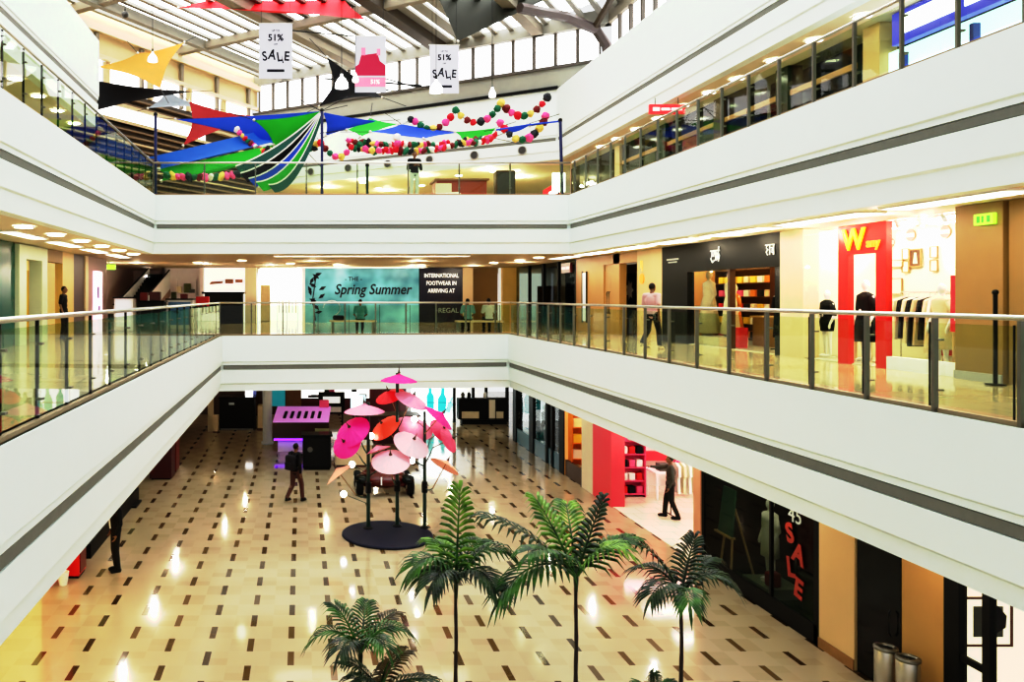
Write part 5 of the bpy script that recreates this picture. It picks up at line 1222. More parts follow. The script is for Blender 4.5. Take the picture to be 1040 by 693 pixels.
# blue poles at the far railing
for px, top, lab in ((158, 116, 'dark blue pole at the left end of the upper far railing'), (327, 112, 'dark pole in the middle of the upper far railing'), (571, 122, 'dark blue pole at the right end of the upper far railing'), (373, 168, 'short dark green post at the upper far railing near the standing person')):
    b = P(px, 198, 28.25); b.z = UF; tp = P(px-(2 if px == 571 else 0), top, 28.25)
    t = thing('flag_pole', lab, 'pole', b)
    obj('pole', MB().tube([b, tp], 0.055, 10), mat('pole blue', (0.015, 0.02, 0.11), 0.4) if px != 373 else 'pole green', t)
    obj('cap', MB().ball(tp, 0.075, 10, 6), 'black metal', t); obj('foot', MB().lathe([(0, 0), (0.14, 0), (0.14, 0.02), (0.06, 0.06)], 16, b), 'black metal', t)
t = thing('cord', 'blue cord running from the small green sail to the right blue pole', 'cord', P(504, 131, 28.6))
obj('rope', MB().tube([P(504, 132, 29.5), P(536, 127, 29), P(570, 123, 28.3)], 0.035, 6), 'sail blue', t)
# garlands of paper pompoms
PC = {'red': (0.62, 0.012, 0.03), 'pink': (0.85, 0.09, 0.28), 'yellow': (0.70, 0.50, 0.12), 'green': (0.01, 0.13, 0.06), 'dark': (0.02, 0.022, 0.028), 'maroon': (0.16, 0.012, 0.014), 'white': (0.75, 0.72, 0.66)}
POM = {}
for nm, c in PC.items():
    bm = bmesh.new(); bmesh.ops.create_icosphere(bm, subdivisions=2, radius=1.0)
    rr = random.Random(3)
    for v in bm.verts: v.co *= 1.0+0.16*rr.uniform(-1, 1)
    me = bpy.data.meshes.new('pompom '+nm); bm.to_mesh(me); bm.free()
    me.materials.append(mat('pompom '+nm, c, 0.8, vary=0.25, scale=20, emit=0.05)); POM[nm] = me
def garland(label, pts, r, seq_, step, sag=0.0, stretch=1.0, group=None):
    pts = [P(*p) for p in pts]
    t = thing('pompom_garland', label, 'garland', pts[0], 0, group)
    dense = []
    for a, b in zip(pts, pts[1:]):
        m_ = max(6, int((b-a).length/0.05))
        for i in range(m_):
            s = i/m_; p = a.lerp(b, s); p.z -= sag*(b-a).length*4*s*(1-s); dense.append(p)
    dense.append(pts[-1])
    obj('string', MB().tube(dense[::4]+[dense[-1]], 0.012, 5), 'black', t)
    acc = 0; k = 0
    for a, b in zip(dense, dense[1:]):
        acc += (b-a).length
        if acc >= step and k < 99:
            acc = 0; nm = seq_[k % len(seq_)]; k += 1
            o = bpy.data.objects.new('pompom', POM[nm]); C.objects.link(o); o.parent = t; o.location = b-pts[0]
            s = r*random.uniform(0.85, 1.15); o.scale = (s, s, s*stretch); o.rotation_euler = (random.random(), random.random()*3, random.random()*3)
    return t
S1 = ['dark', 'pink', 'green', 'green', 'yellow', 'maroon', 'pink', 'red', 'green', 'yellow', 'maroon', 'red']
garland('upper right pompom garland swinging in two loops on the white wall', [(412, 124, 31), (418, 119, 31), (463, 112, 31), (509, 105, 31), (557, 97, 31)], 0.15, S1, 0.25, 0.34)
garland('short pompom garland loop below the upper right one near the right pole', [(503, 124, 30), (508, 125, 30), (552, 124, 30), (554, 118, 30)], 0.15, ['pink', 'red', 'dark', 'yellow', 'green', 'pink', 'dark', 'yellow', 'maroon'], 0.25, 0.40)
S2 = ['pink', 'red', 'white', 'maroon', 'green', 'dark', 'yellow', 'pink', 'maroon', 'green', 'white', 'red']
garland('dense row of tassel pompoms under the blue and green sails at the right', [(350, 142, 29.6), (420, 147, 29.6), (465, 145, 29.8), (502, 138, 30)], 0.10, S2, 0.135, 0.03, 1.9)
garland('second dense row of tassel pompoms just under the first', [(352, 148, 29.4), (400, 153, 29.4), (470, 145, 29.5), (500, 141, 29.7)], 0.095, S2[3:]+S2[:3], 0.15, 0.05, 1.8)
garland('pompom row under the bright green sail left of the middle pole', [(268, 151, 30), (300, 157, 29.8), (322, 146, 29.4)], 0.11, S2[5:]+S2[:5], 0.14, 0.06, 2.0)
garland('pompom string hanging from the wide blue sail at the left', [(238, 128, 31), (246, 138, 31), (258, 148, 31), (272, 155, 30.5)], 0.10, ['white', 'pink', 'yellow', 'red', 'green', 'maroon', 'pink'], 0.14, 0.04, 1.4)
garland('low pompom row along the left part of the upper far railing', [(164, 177, 29), (200, 180, 29), (236, 178, 29.2), (262, 170, 29.6)], 0.12, ['green', 'yellow', 'pink', 'pink', 'dark', 'green', 'maroon', 'pink', 'white'], 0.17, 0.03, 1.6)
garland('pompom loops hanging just right of the middle pole', [(322, 140, 29), (338, 158, 29), (346, 160, 29), (362, 143, 29), (372, 152, 29), (392, 152, 29)], 0.12, ['red', 'maroon', 'green', 'pink', 'yellow', 'pink'], 0.22, 0.06)
garland('long hanging pompom tail above the standing person', [(402, 134, 29.2), (404, 146, 29.2), (401, 155, 29.2)], 0.15, ['white', 'pink', 'red', 'pink'], 0.22)
# banners
def banner_thing(label, x0, x1, y0, y1, Y, sheet):
    a, b = P(x0, y1, Y), P(x1, y0, Y)
    t = thing('hanging_banner', label, 'banner', ((a.x+b.x)/2, Y, a.z))
    obj('sheet', MB().box(a.x, b.x, Y-0.01, Y+0.01, a.z, b.z), sheet, t)
    obj('top_bar', MB().tube([(a.x-0.04, Y, b.z+0.01), (b.x+0.04, Y, b.z+0.01)], 0.02, 8), 'steel', t)
    for x in (a.x+0.1, b.x-0.1): obj('cord', MB().tube([(x, Y, b.z), (x, Y, E+12.4)], 0.008, 5), 'black metal', t)
    return t, a, b
mat('banner lilac', (0.58, 0.57, 0.66), 0.7, vary=0.03)
def sale_banner(label, x0, x1, y0, y1, Y):
    t, a, b = banner_thing(label, x0, x1, y0, y1, Y, 'banner lilac')
    w, h = b.x-a.x, b.z-a.z; cx = (a.x+b.x)/2
    text('lettering', 'UP TO', 0.10*h/2, (cx, Y-0.014, b.z-0.13*h), 'far', 'ink', t, 0.003, bold=0.002)
    text('lettering', '51%', 0.235*h/1.4, (cx, Y-0.014, b.z-0.26*h), 'far', 'ink', t, 0.003, bold=0.010)
    text('lettering', 'OFF', 0.08*h/2, (cx, Y-0.014, b.z-0.38*h), 'far', 'ink', t, 0.003, bold=0.002)
    for i, (ch, an, dz) in enumerate((('S', 0.15, 0.0), ('A', -0.12, 0.04), ('L', 0.14, -0.02), ('E', -0.08, 0.0))):
        text('letter', ch, 0.235*h, (a.x+w*(0.17+0.22*i), Y-0.014, b.z-h*(0.60-dz*0.6)), 'far', 'ink', t, 0.003, spin=an, bold=0.012, width=0.85)
    obj('crack', MB().prism([(cx-0.1*w, Y-0.012, b.z-0.47*h), (cx-0.04*w, Y-0.012, b.z-0.47*h), (cx-0.06*w, Y-0.012, b.z-0.60*h)], (0, -0.005, 0)).prism([(cx+0.18*w, Y-0.012, b.z-0.56*h), (cx+0.24*w, Y-0.012, b.z-0.72*h), (cx+0.2*w, Y-0.012, b.z-0.72*h)], (0, -0.005, 0)), 'ink', t)
    obj('bar', MB().box(cx-0.26*w, cx+0.26*w, Y-0.016, Y-0.01, b.z-0.88*h, b.z-0.83*h), 'ink', t)
sale_banner('pale banner reading 51% SALE at the left, largest of the two', 263, 297, 24, 80, 30)
sale_banner('pale banner reading 51% SALE right of the pink banner', 436.5, 466, 46, 95, 31.5)
t, a, b = banner_thing('pale banner with a pink sofa picture and a 51 strip', 360.5, 392, 37, 94, 30.5, 'banner lilac')
Y = 30.5; w, h = b.x-a.x, b.z-a.z; cx = (a.x+b.x)/2
bp_ = mat('banner pink', (0.45, 0.012, 0.07), 0.7); bl = mat('banner light pink', (0.80, 0.22, 0.32), 0.7, emit=0.15)
mb = MB()
mb.prism([(a.x+0.02, Y-0.012, a.z+0.30*h), (b.x-0.02, Y-0.012, a.z+0.30*h), (b.x-0.02, Y-0.012, a.z+0.48*h), (b.x-0.2*w, Y-0.012, a.z+0.56*h), (b.x-0.28*w, Y-0.012, a.z+0.70*h), (a.x+0.2*w, Y-0.012, a.z+0.66*h), (a.x+0.12*w, Y-0.012, a.z+0.50*h), (a.x+0.02, Y-0.012, a.z+0.46*h)], (0, -0.004, 0))
obj('print', mb, bp_, t)
obj('print', MB().box(a.x+0.2*w, a.x+0.34*w, Y-0.02, Y-0.017, a.z+0.66*h, a.z+0.80*h).box(b.x-0.3*w, b.x-0.18*w, Y-0.02, Y-0.017, a.z+0.66*h, a.z+0.78*h), bl, t)
obj('strip', MB().box(a.x+0.01, b.x-0.01, Y-0.016, Y-0.01, a.z+0.10*h, a.z+0.27*h), bl, t)
text('lettering', '51%', 0.22, (cx+0.18, Y-0.018, a.z+0.185*h), 'far', 'white letter', t, 0.003, bold=0.004, width=0.95)
# pendant lamps
def pendant(label, px, py, Y, r, kind='bell', top=None):
    c = P(px, py, Y)
    t = thing('pendant_lamp', label, 'lamp', c)
    m = mat('lamp shade white', (0.9, 0.9, 0.9), 0.4, emit=1.2)
    if kind == 'bell': obj('shade', MB().lathe([(r, -r*0.9), (r*0.95, -r*0.2), (r*0.55, r*0.45), (r*0.2, r*0.8), (r*0.16, r*1.2), (0, r*1.25)], 20, c), m, t, True)
    elif kind == 'drop': obj('shade', MB().lathe([(0, -r), (r*0.7, -r*0.8), (r*0.8, -r*0.2), (r*0.35, r*0.9), (0, r*1.9)], 20, c), m, t, True)
    else: obj('shade', MB().ball(c, r, 16, 10), 'dark grey', t, True)
    obj('cap', MB().tube([c+Vector((0, 0, r*1.1)), c+Vector((0, 0, r*1.7))], r*0.18, 8), 'black metal', t)
    obj('cord', MB().tube([c+Vector((0, 0, r*1.6)), (c.x, c.y, E+12.6 if top is None else top)], 0.012, 5), 'black metal', t)
pendant('white bell lamp hanging in front of the yellow sail', 155, 58, 30.5, 0.19)
pendant('dark ball lamp hanging high at the left roof edge', 127, 15, 31.5, 0.14, 'ball')
pendant('white bell lamp hanging before the black scooped sail', 347, 83, 30, 0.26)
pendant('white bell lamp beside the right sale banner', 443, 88, 30, 0.25)
pendant('white drop lamp hanging over the upper garland', 500, 95, 32, 0.19, 'drop')
pendant('small white drop lamp left of the pink banner', 361, 80, 30.2, 0.16, 'drop')
t = thing('cable_rig', 'thin black cable rig crossing beside the right sale banner', 'cable', P(420, 85, 33))
obj('cable', MB().tube([P(330, 80, 35), P(428, 87, 33)], 0.04, 5), 'black metal', t); obj('cable', MB().tube([P(392, 80, 34), P(420, 88, 33), P(436, 88, 33)], 0.03, 5), 'black metal', t); obj('cable', MB().tube([P(285, 30, 33), P(372, 38, 33)], 0.03, 5), 'black metal', t)

# ------------------------------------------------------------------ parasol display on the ground floor
DC = Vector((2.26, 20.7, 0))
disp = thing('parasol_display', 'round dark blue base with three green poles carrying pink and red parasols', 'display', DC)
obj('base', MB().lathe([(0, 0), (1.17, 0), (1.19, 0.02), (1.19, 0.05), (1.16, 0.07), (0, 0.07)], 64, DC), 'base navy', disp)
poles = [(Vector((1.80, 21.15, 0)), 3.45), (Vector((2.60, 21.35, 0)), 4.22), (Vector((3.32, 21.2, 0)), 3.2)]
for p, h in poles:
    po = obj('pole', MB().tube([p+Vector((0, 0, 0.07)), p+Vector((0, 0, h))], [0.052, 0.04], 12), 'pole green', disp)
    obj('collar', MB().lathe([(0.06, 0.07), (0.13, 0.07), (0.13, 0.09), (0.065, 0.12)], 16, p), 'black metal', po)
    obj('collar', MB().lathe([(0.05, 1.0), (0.08, 1.02), (0.08, 1.3), (0.05, 1.32)], 16, p), 'black metal', po)
PCOL = {}
def pcol(nm, c, e):
    PCOL[nm] = mat('parasol '+nm, c, 0.55, vary=0.10, scale=7, emit=e)  # slight glow in the paper colour stands in for bulb light
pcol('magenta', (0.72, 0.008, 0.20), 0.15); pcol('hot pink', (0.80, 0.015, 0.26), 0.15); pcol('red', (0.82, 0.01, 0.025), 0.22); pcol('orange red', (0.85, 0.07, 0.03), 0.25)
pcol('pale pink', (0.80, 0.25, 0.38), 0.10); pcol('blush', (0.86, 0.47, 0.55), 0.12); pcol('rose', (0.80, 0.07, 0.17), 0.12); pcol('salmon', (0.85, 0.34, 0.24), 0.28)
def parasol(label, pos, axis, r, col, pole=None, shaft=0.55, at=None):
    t = thing('paper_parasol', label, 'parasol', pos, 0); WLOC[t.name] = Vector()
    n = 32; mb = MB()
    prof = [(0.0, 0.42), (0.03, 0.37), (0.08, 0.32), (0.2, 0.26), (0.45, 0.165), (0.75, 0.06), (1.0, -0.07)]
    rings = []
    for q, z in prof:
        if q == 0: rings.append([mb.bm.verts.new((0, 0, z*r))]*1)
        else: rings.append([mb.bm.verts.new((q*r*math.cos(2*PI*i/n)*(1.0 if i % 2 == 0 else 0.985), q*r*math.sin(2*PI*i/n)*(1.0 if i % 2 == 0 else 0.985), r*(z-(0.012*q if i % 2 else 0)))) for i in range(n)])
    for a, b in zip(rings, rings[1:]):
        for i in range(n):
            if len(a) == 1: mb.bm.faces.new((a[0], b[i], b[(i+1) % n]))
            else: mb.bm.faces.new((a[i], b[i], b[(i+1) % n], a[(i+1) % n]))
    obj('canopy', mb, PCOL[col], t)
    mb = MB()
    for i in range(16):
        a = 2*PI*i/16; c, s = math.cos(a), math.sin(a)
        mb.tube([(0.05*r*c, 0.05*r*s, 0.30*r), (0.45*r*c, 0.45*r*s, 0.14*r), (0.97*r*c, 0.97*r*s, -0.085*r)], 0.006, 4)
    obj('ribs', mb, 'pale wood', t)
    obj('shaft', MB().tube([(0, 0, 0.28*r), (0, 0, -shaft)], 0.014, 6), 'wood', t)
    obj('finial', MB().lathe([(0, 0.80*r), (0.012, 0.62*r), (0.025, 0.46*r), (0.05, 0.37*r), (0, 0.35*r)], 10), 'dark brown', t)
    ax = Vector(axis).normalized()
    t.rotation_mode = 'QUATERNION'; t.rotation_quaternion = Vector((0, 0, 1)).rotation_difference(ax)
    if pole is not None:
        p, h = poles[pole]; e = Vector(pos)-ax*shaft
        zz = min(h-0.05, max(0.4, e.z-0.35 if at is None else at))
        obj('branch', MB().tube([Vector((p.x, p.y, zz)), Vector((p.x, p.y, zz)).lerp(e, 0.6)+Vector((0, 0, -0.03)), e], [0.022, 0.018, 0.014], 7), 'pole green', disp)
    return t
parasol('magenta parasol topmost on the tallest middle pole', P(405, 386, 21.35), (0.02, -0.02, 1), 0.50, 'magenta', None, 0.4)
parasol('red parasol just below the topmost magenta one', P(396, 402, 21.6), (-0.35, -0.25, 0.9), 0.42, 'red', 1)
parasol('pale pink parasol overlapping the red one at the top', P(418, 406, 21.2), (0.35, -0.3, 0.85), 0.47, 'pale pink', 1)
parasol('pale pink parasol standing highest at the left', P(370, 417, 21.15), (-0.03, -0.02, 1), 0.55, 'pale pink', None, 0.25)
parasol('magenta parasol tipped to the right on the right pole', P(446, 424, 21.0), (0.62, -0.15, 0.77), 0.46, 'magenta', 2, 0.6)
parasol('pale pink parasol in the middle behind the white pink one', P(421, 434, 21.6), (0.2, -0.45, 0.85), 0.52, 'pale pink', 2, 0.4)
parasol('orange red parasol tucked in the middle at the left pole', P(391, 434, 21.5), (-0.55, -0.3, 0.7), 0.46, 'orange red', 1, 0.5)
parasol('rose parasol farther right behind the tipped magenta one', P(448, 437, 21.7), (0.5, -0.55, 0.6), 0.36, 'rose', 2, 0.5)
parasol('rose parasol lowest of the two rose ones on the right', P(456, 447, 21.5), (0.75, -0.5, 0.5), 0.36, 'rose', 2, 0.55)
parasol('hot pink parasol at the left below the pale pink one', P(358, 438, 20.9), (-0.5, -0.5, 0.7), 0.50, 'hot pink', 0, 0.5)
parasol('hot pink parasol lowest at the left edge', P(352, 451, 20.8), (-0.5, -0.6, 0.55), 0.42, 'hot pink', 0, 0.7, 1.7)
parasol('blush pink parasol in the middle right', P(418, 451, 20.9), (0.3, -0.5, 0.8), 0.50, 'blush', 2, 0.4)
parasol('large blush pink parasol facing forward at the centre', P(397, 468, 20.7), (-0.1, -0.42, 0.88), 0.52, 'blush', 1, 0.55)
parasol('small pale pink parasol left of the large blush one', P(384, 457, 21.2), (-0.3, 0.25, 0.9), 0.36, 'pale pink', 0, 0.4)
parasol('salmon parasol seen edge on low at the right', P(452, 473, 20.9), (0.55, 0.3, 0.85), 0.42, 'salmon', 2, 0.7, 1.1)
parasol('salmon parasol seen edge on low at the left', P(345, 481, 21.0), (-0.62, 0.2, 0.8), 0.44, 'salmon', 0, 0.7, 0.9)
for (px_, py_) in ((357.5, 472), (349, 502), (421, 426), (418.5, 468), (377, 443)):
    c = P(px_, py_, 21.4)
    b_ = obj('bulb', MB().ball(c, 0.085, 14, 10), mat('bulb light', (1, 1, 1), 0.4, emit=14, ecol=(1.0, 0.92, 0.82)), disp, True)
    p = min((q for q, h in poles), key=lambda q: (q-Vector((c.x, c.y, 0))).length)
    obj('bulb_arm', MB().tube([c, Vector((p.x, p.y, c.z-0.2))], 0.01, 5), 'pole green', b_)

# ------------------------------------------------------------------ palms
def frond_mesh(base, tip, rise, width, n=20, droop=0.35, leaf=0.36, mb=None, seed=0):
    """pinnate frond: arching rachis with narrow leaflets on both sides"""
    rr = random.Random(seed); base, tip = Vector(base), Vector(tip)
    mid = base.lerp(tip, 0.5)+Vector((0, 0, rise))
    pt = lambda s: base*(1-s)**2+mid*2*s*(1-s)+tip*s*s
    st, lf = MB(), MB()
    st.tube([pt(k/10) for k in range(11)], [0.018*(1-k/12)+0.003 for k in range(11)], 6)
    for k in range(n):
        s = 0.16+0.84*k/(n-1); p = pt(s); d = (pt(min(1, s+0.02))-pt(s-0.02)).normalized()
        side = d.cross(Vector((0, 0, 1)))
        if side.length < 0.05: side = Vector((1, 0, 0))
        side.normalize(); up = side.cross(d).normalized()
        L = leaf*(0.68+0.72*math.sin(PI*min(1, 0.15+0.75*s)))*rr.uniform(0.88, 1.1)
        for sg in (-1, 1):
            if s > 0.98 and sg > 0: out = d
            else: out = (side*sg*(1.0-0.45*s)+d*(0.45+0.55*s)+up*0.28).normalized()
            w = width*(0.7+0.3*rr.random())
            a = p; pts = []
            cen = [a, a+out*L*0.35+Vector((0, 0, -droop*L*0.05)), a+out*L*0.70+Vector((0, 0, -droop*L*0.28)), a+out*L*0.98+Vector((0, 0, -droop*L*0.75))]
            nn = out.cross(up).normalized()
            fold = up*(-w*0.25)
            ws = [0.25, 1.0, 0.8, 0.0]
            L0 = [c+nn*w*q*0.5+fold*q for c, q in zip(cen, ws)]; R0 = [c-nn*w*q*0.5+fold*q for c, q in zip(cen, ws)]
            vc = [lf.bm.verts.new(c) for c in cen]; vl = [lf.bm.verts.new(c) for c in L0[:3]]; vr = [lf.bm.verts.new(c) for c in R0[:3]]
            for i in range(2):
                lf.bm.faces.new((vl[i], vl[i+1], vc[i+1], vc[i])); lf.bm.faces.new((vc[i], vc[i+1], vr[i+1], vr[i]))
            lf.bm.faces.new((vl[2], vc[3], vc[2])); lf.bm.faces.new((vc[2], vc[3], vr[2]))
    return st, lf
def palm(label, px, Y, crown_py, fronds, leafm='palm leaf', trunk_r=0.034, leaf=0.32, width=0.068, pot=True, stem_top=0.0):
    x = (px-306)/F*Y; b = Vector((x, Y, 0)); cr = P(px, crown_py, Y)
    t = thing('potted_palm', label, 'palm', b)
    if pot:
        obj('pot', MB().lathe([(0, 0), (0.20, 0), (0.27, 0.42), (0.29, 0.44), (0.29, 0.5), (0.25, 0.5), (0.24, 0.44), (0, 0.44)], 28, b), 'pot', t, True)
        obj('soil', MB().lathe([(0, 0.45), (0.24, 0.445)], 20, b), 'soil', t)
    zs = [0.45+(cr.z-0.45)*k/14 for k in range(15)]
    obj('trunk', MB().tube([(b.x+0.004*math.sin(k*0.9), b.y, z) for k, z in enumerate(zs)], [trunk_r*(0.85-0.25*k/14)*(1.08 if k % 2 else 0.96) for k in range(15)], 10), 'trunk', t, True)
    obj('crownshaft', MB().tube([cr+Vector((0, 0, -0.22)), cr+Vector((0, 0, -0.05)), cr+Vector((0, 0, 0.12))], [trunk_r*0.62, trunk_r*0.95, trunk_r*0.5], 10), 'palm leaf dark', t, True)
    for k, f in enumerate(fronds):
        fx, fy, dY, rise = f[:4]; m = f[4] if len(f) > 4 else leafm; lf_ = f[5] if len(f) > 5 else leaf
        st, lf = frond_mesh(cr+Vector((0, 0, -0.02)), P(fx, fy, Y+dY), rise, width, 14, 0.85, lf_, seed=k+int(px))
        fr = obj('frond', lf, m, t); obj('stalk', st, 'palm leaf dark' if 'dark' in m else 'palm leaf', fr)
    return t
palm('tall thin palm nearest the parasol base, with an upright middle frond', 463, 10.5, 592,
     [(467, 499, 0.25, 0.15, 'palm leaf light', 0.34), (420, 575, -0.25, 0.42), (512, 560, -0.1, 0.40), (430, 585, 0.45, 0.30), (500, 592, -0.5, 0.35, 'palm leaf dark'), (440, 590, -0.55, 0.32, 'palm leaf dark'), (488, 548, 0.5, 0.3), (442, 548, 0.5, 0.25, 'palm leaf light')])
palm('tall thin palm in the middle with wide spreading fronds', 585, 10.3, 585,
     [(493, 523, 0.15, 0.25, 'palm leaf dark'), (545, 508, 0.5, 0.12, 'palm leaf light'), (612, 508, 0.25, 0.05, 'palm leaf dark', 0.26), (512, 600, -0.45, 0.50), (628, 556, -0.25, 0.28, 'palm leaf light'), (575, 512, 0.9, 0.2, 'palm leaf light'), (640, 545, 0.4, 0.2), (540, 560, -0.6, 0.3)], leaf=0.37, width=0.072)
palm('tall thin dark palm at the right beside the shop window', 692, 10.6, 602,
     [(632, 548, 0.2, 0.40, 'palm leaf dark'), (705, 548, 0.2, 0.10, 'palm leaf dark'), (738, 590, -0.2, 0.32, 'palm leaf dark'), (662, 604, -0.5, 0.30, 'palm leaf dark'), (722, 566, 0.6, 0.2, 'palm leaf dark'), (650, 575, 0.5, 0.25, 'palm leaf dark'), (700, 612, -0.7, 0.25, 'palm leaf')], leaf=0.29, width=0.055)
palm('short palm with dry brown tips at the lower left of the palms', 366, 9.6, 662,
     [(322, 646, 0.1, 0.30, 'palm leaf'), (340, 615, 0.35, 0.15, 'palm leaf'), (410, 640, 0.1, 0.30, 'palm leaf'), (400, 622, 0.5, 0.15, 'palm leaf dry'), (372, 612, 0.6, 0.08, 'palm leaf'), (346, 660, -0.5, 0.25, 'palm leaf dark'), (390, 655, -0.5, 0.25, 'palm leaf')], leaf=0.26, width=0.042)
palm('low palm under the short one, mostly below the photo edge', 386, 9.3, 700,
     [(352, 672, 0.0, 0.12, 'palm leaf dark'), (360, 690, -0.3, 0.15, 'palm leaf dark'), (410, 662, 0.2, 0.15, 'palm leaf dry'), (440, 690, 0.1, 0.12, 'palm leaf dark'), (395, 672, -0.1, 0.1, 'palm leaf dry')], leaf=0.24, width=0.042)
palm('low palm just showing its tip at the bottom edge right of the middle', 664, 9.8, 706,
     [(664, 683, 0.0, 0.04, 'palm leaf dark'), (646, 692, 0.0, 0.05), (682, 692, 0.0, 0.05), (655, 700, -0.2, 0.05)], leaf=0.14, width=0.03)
# ------------------------------------------------------------------ people
STAND = dict(pelvis=(0, 0, 0.96), chest=(0, 0.01, 1.28), neck=(0, 0.01, 1.47), head=(0, -0.02, 1.635), sh=[(-0.19, 0.01, 1.42), (0.19, 0.01, 1.42)], el=[(-0.25, 0.04, 1.13), (0.25, 0.04, 1.13)], wr=[(-0.25, -0.05, 0.89), (0.25, -0.05, 0.89)],
             hip=[(-0.09, 0, 0.93), (0.09, 0, 0.93)], kn=[(-0.10, -0.02, 0.50), (0.10, -0.02, 0.50)], an=[(-0.10, 0.03, 0.09), (0.10, 0.03, 0.09)])
def pose(**k): d = {a: (list(b) if isinstance(b, list) else b) for a, b in STAND.items()}; d.update(k); return d
WALK = pose(kn=[(-0.10, -0.16, 0.52), (0.10, 0.02, 0.50)], an=[(-0.10, -0.20, 0.10), (0.10, 0.30, 0.17)], el=[(-0.25, 0.12, 1.15), (0.25, -0.03, 1.13)], wr=[(-0.25, 0.10, 0.91), (0.24, -0.22, 0.98)], pelvis=(0, 0, 0.95))
SIT = pose(pelvis=(0, 0, 0.50), chest=(0, -0.03, 0.83), neck=(0, -0.05, 1.02), head=(0, -0.09, 1.18), sh=[(-0.19, -0.04, 0.97), (0.19, -0.04, 0.97)], el=[(-0.26, -0.05, 0.68), (0.26, -0.05, 0.68)], wr=[(-0.16, -0.26, 0.58), (0.16, -0.26, 0.58)],
           hip=[(-0.09, -0.02, 0.49), (0.09, -0.02, 0.49)], kn=[(-0.11, -0.44, 0.50), (0.11, -0.44, 0.50)], an=[(-0.11, -0.40, 0.09), (0.11, -0.40, 0.09)])
REACH = pose(el=[(-0.27, -0.24, 1.34), (0.25, 0.04, 1.13)], wr=[(-0.22, -0.50, 1.36), (0.25, -0.05, 0.89)], kn=[(-0.12, -0.10, 0.51), (0.12, 0.02, 0.50)], an=[(-0.14, -0.14, 0.09), (0.14, 0.18, 0.10)])
PHONE = pose(wr=[(-0.10, -0.26, 1.18), (0.10, -0.26, 1.18)], el=[(-0.25, -0.02, 1.10), (0.25, -0.02, 1.10)], head=(0, -0.05, 1.62))
def person(label, loc, rotz, ps, height, shirt, trousers, shoes='cloth black', sleeve=0.5, skin='skin', hair='hair', cap=None, group=None):
    t = thing('person', label, 'person', loc, rotz); WLOC[t.name] = Vector()
    V = Vector; s = height/1.75
    J = {k: ([V(x)*s for x in v] if isinstance(v, list) else V(v)*s) for k, v in ps.items()}
    def torso(mb, g):
        mb.ball(J['pelvis']+V((0, 0, 0.0)), ((0.16+g)*s, (0.115+g)*s, (0.13+g)*s)); mb.ball(J['pelvis'].lerp(J['chest'], 0.5), ((0.145+g)*s, (0.105+g)*s, (0.17+g)*s))
        mb.ball(J['chest'], ((0.165+g)*s, (0.115+g)*s, (0.18+g)*s)); mb.cone(J['sh'][0]*0.85+J['sh'][1]*0.15, J['sh'][1]*0.85+J['sh'][0]*0.15, (0.062+g)*s, (0.062+g)*s)
    mb = MB(); torso(mb, 0)
    mb.cone(J['chest'].lerp(J['neck'], 0.6), J['neck']+V((0, -0.01, 0.05))*s, 0.06*s, 0.052*s)
    hd = J['head']
    mb.ball(hd, (0.073*s, 0.092*s, 0.108*s), 20, 14); mb.ball(hd+V((0, -0.03, -0.055))*s, (0.055*s, 0.062*s, 0.06*s)); mb.cone(hd+V((0, -0.085, 0.015))*s, hd+V((0, -0.105, -0.022))*s, 0.009*s, 0.015*s, 8)
    for q in (-1, 1): mb.ball(hd+V((q*0.076, 0.005, -0.008))*s, (0.012*s, 0.022*s, 0.032*s), 8, 6)
    for i in (0, 1):
        q = -1 if i == 0 else 1
        mb.cone(J['sh'][i], J['el'][i], 0.053*s, 0.040*s); mb.cone(J['el'][i], J['wr'][i], 0.040*s, 0.027*s)
        d = (J['wr'][i]-J['el'][i]).normalized(); side = V((q, 0, 0)); side = (side-d*side.dot(d)).normalized(); nrm = d.cross(side)
        pc = J['wr'][i]+d*0.05*s
        M = Matrix((nrm, side, d)).transposed()
        mb.ball(pc, (0.022*s, 0.038*s, 0.055*s), 10, 8, M)
        fr = nrm if nrm.y < 0 else -nrm
        for k, (o, L) in enumerate(((-0.027, 0.070), (-0.009, 0.082), (0.009, 0.076), (0.027, 0.060))):
            a = pc+d*0.04*s+fr*0+(fr.cross(d))*o*s; b1 = a+d*L*0.55*s+fr*0.008*s; b2 = b1+d*L*0.40*s+fr*0.03*s
            mb.cone(a, b1, 0.0095*s, 0.009*s, 6); mb.cone(b1, b2, 0.009*s, 0.008*s, 6)
        th = pc-d*0.01*s+fr*0.01*s-side*0.03*s
        mb.cone(th, th+(d*0.5-side*0.35+fr*0.5).normalized()*0.055*s, 0.012*s, 0.009*s, 6)
        mb.cone(J['hip'][i], J['kn'][i], 0.083*s, 0.056*s); mb.cone(J['kn'][i], J['an'][i], 0.056*s, 0.036*s)
        mb.ball(J['an'][i].lerp(J['kn'][i], 0.7)+V((0, 0.012, 0))*s, (0.052*s, 0.056*s, 0.10*s))
        mb.ball(J['an'][i]+V((0, -0.06, -0.045))*s, (0.04*s, 0.11*s, 0.035*s))
    o = obj('body', mb, skin, t); remesh(o, 0.0085*s, 2)
    mb = MB(); torso(mb, 0.014)
    for i in (0, 1):
        if sleeve <= 0.5: mb.cone(J['sh'][i], J['sh'][i].lerp(J['el'][i], 0.75), 0.072*s, 0.068*s)
        else: mb.cone(J['sh'][i], J['el'][i], 0.070*s, 0.056*s); mb.cone(J['el'][i], J['el'][i].lerp(J['wr'][i], 0.93), 0.056*s, 0.042*s)
    o = obj('shirt', mb, shirt, t); remesh(o, 0.014*s, 3)
    mb = MB()
    mb.ball(J['pelvis']+V((0, 0, -0.02))*s, (0.172*s, 0.128*s, 0.11*s))
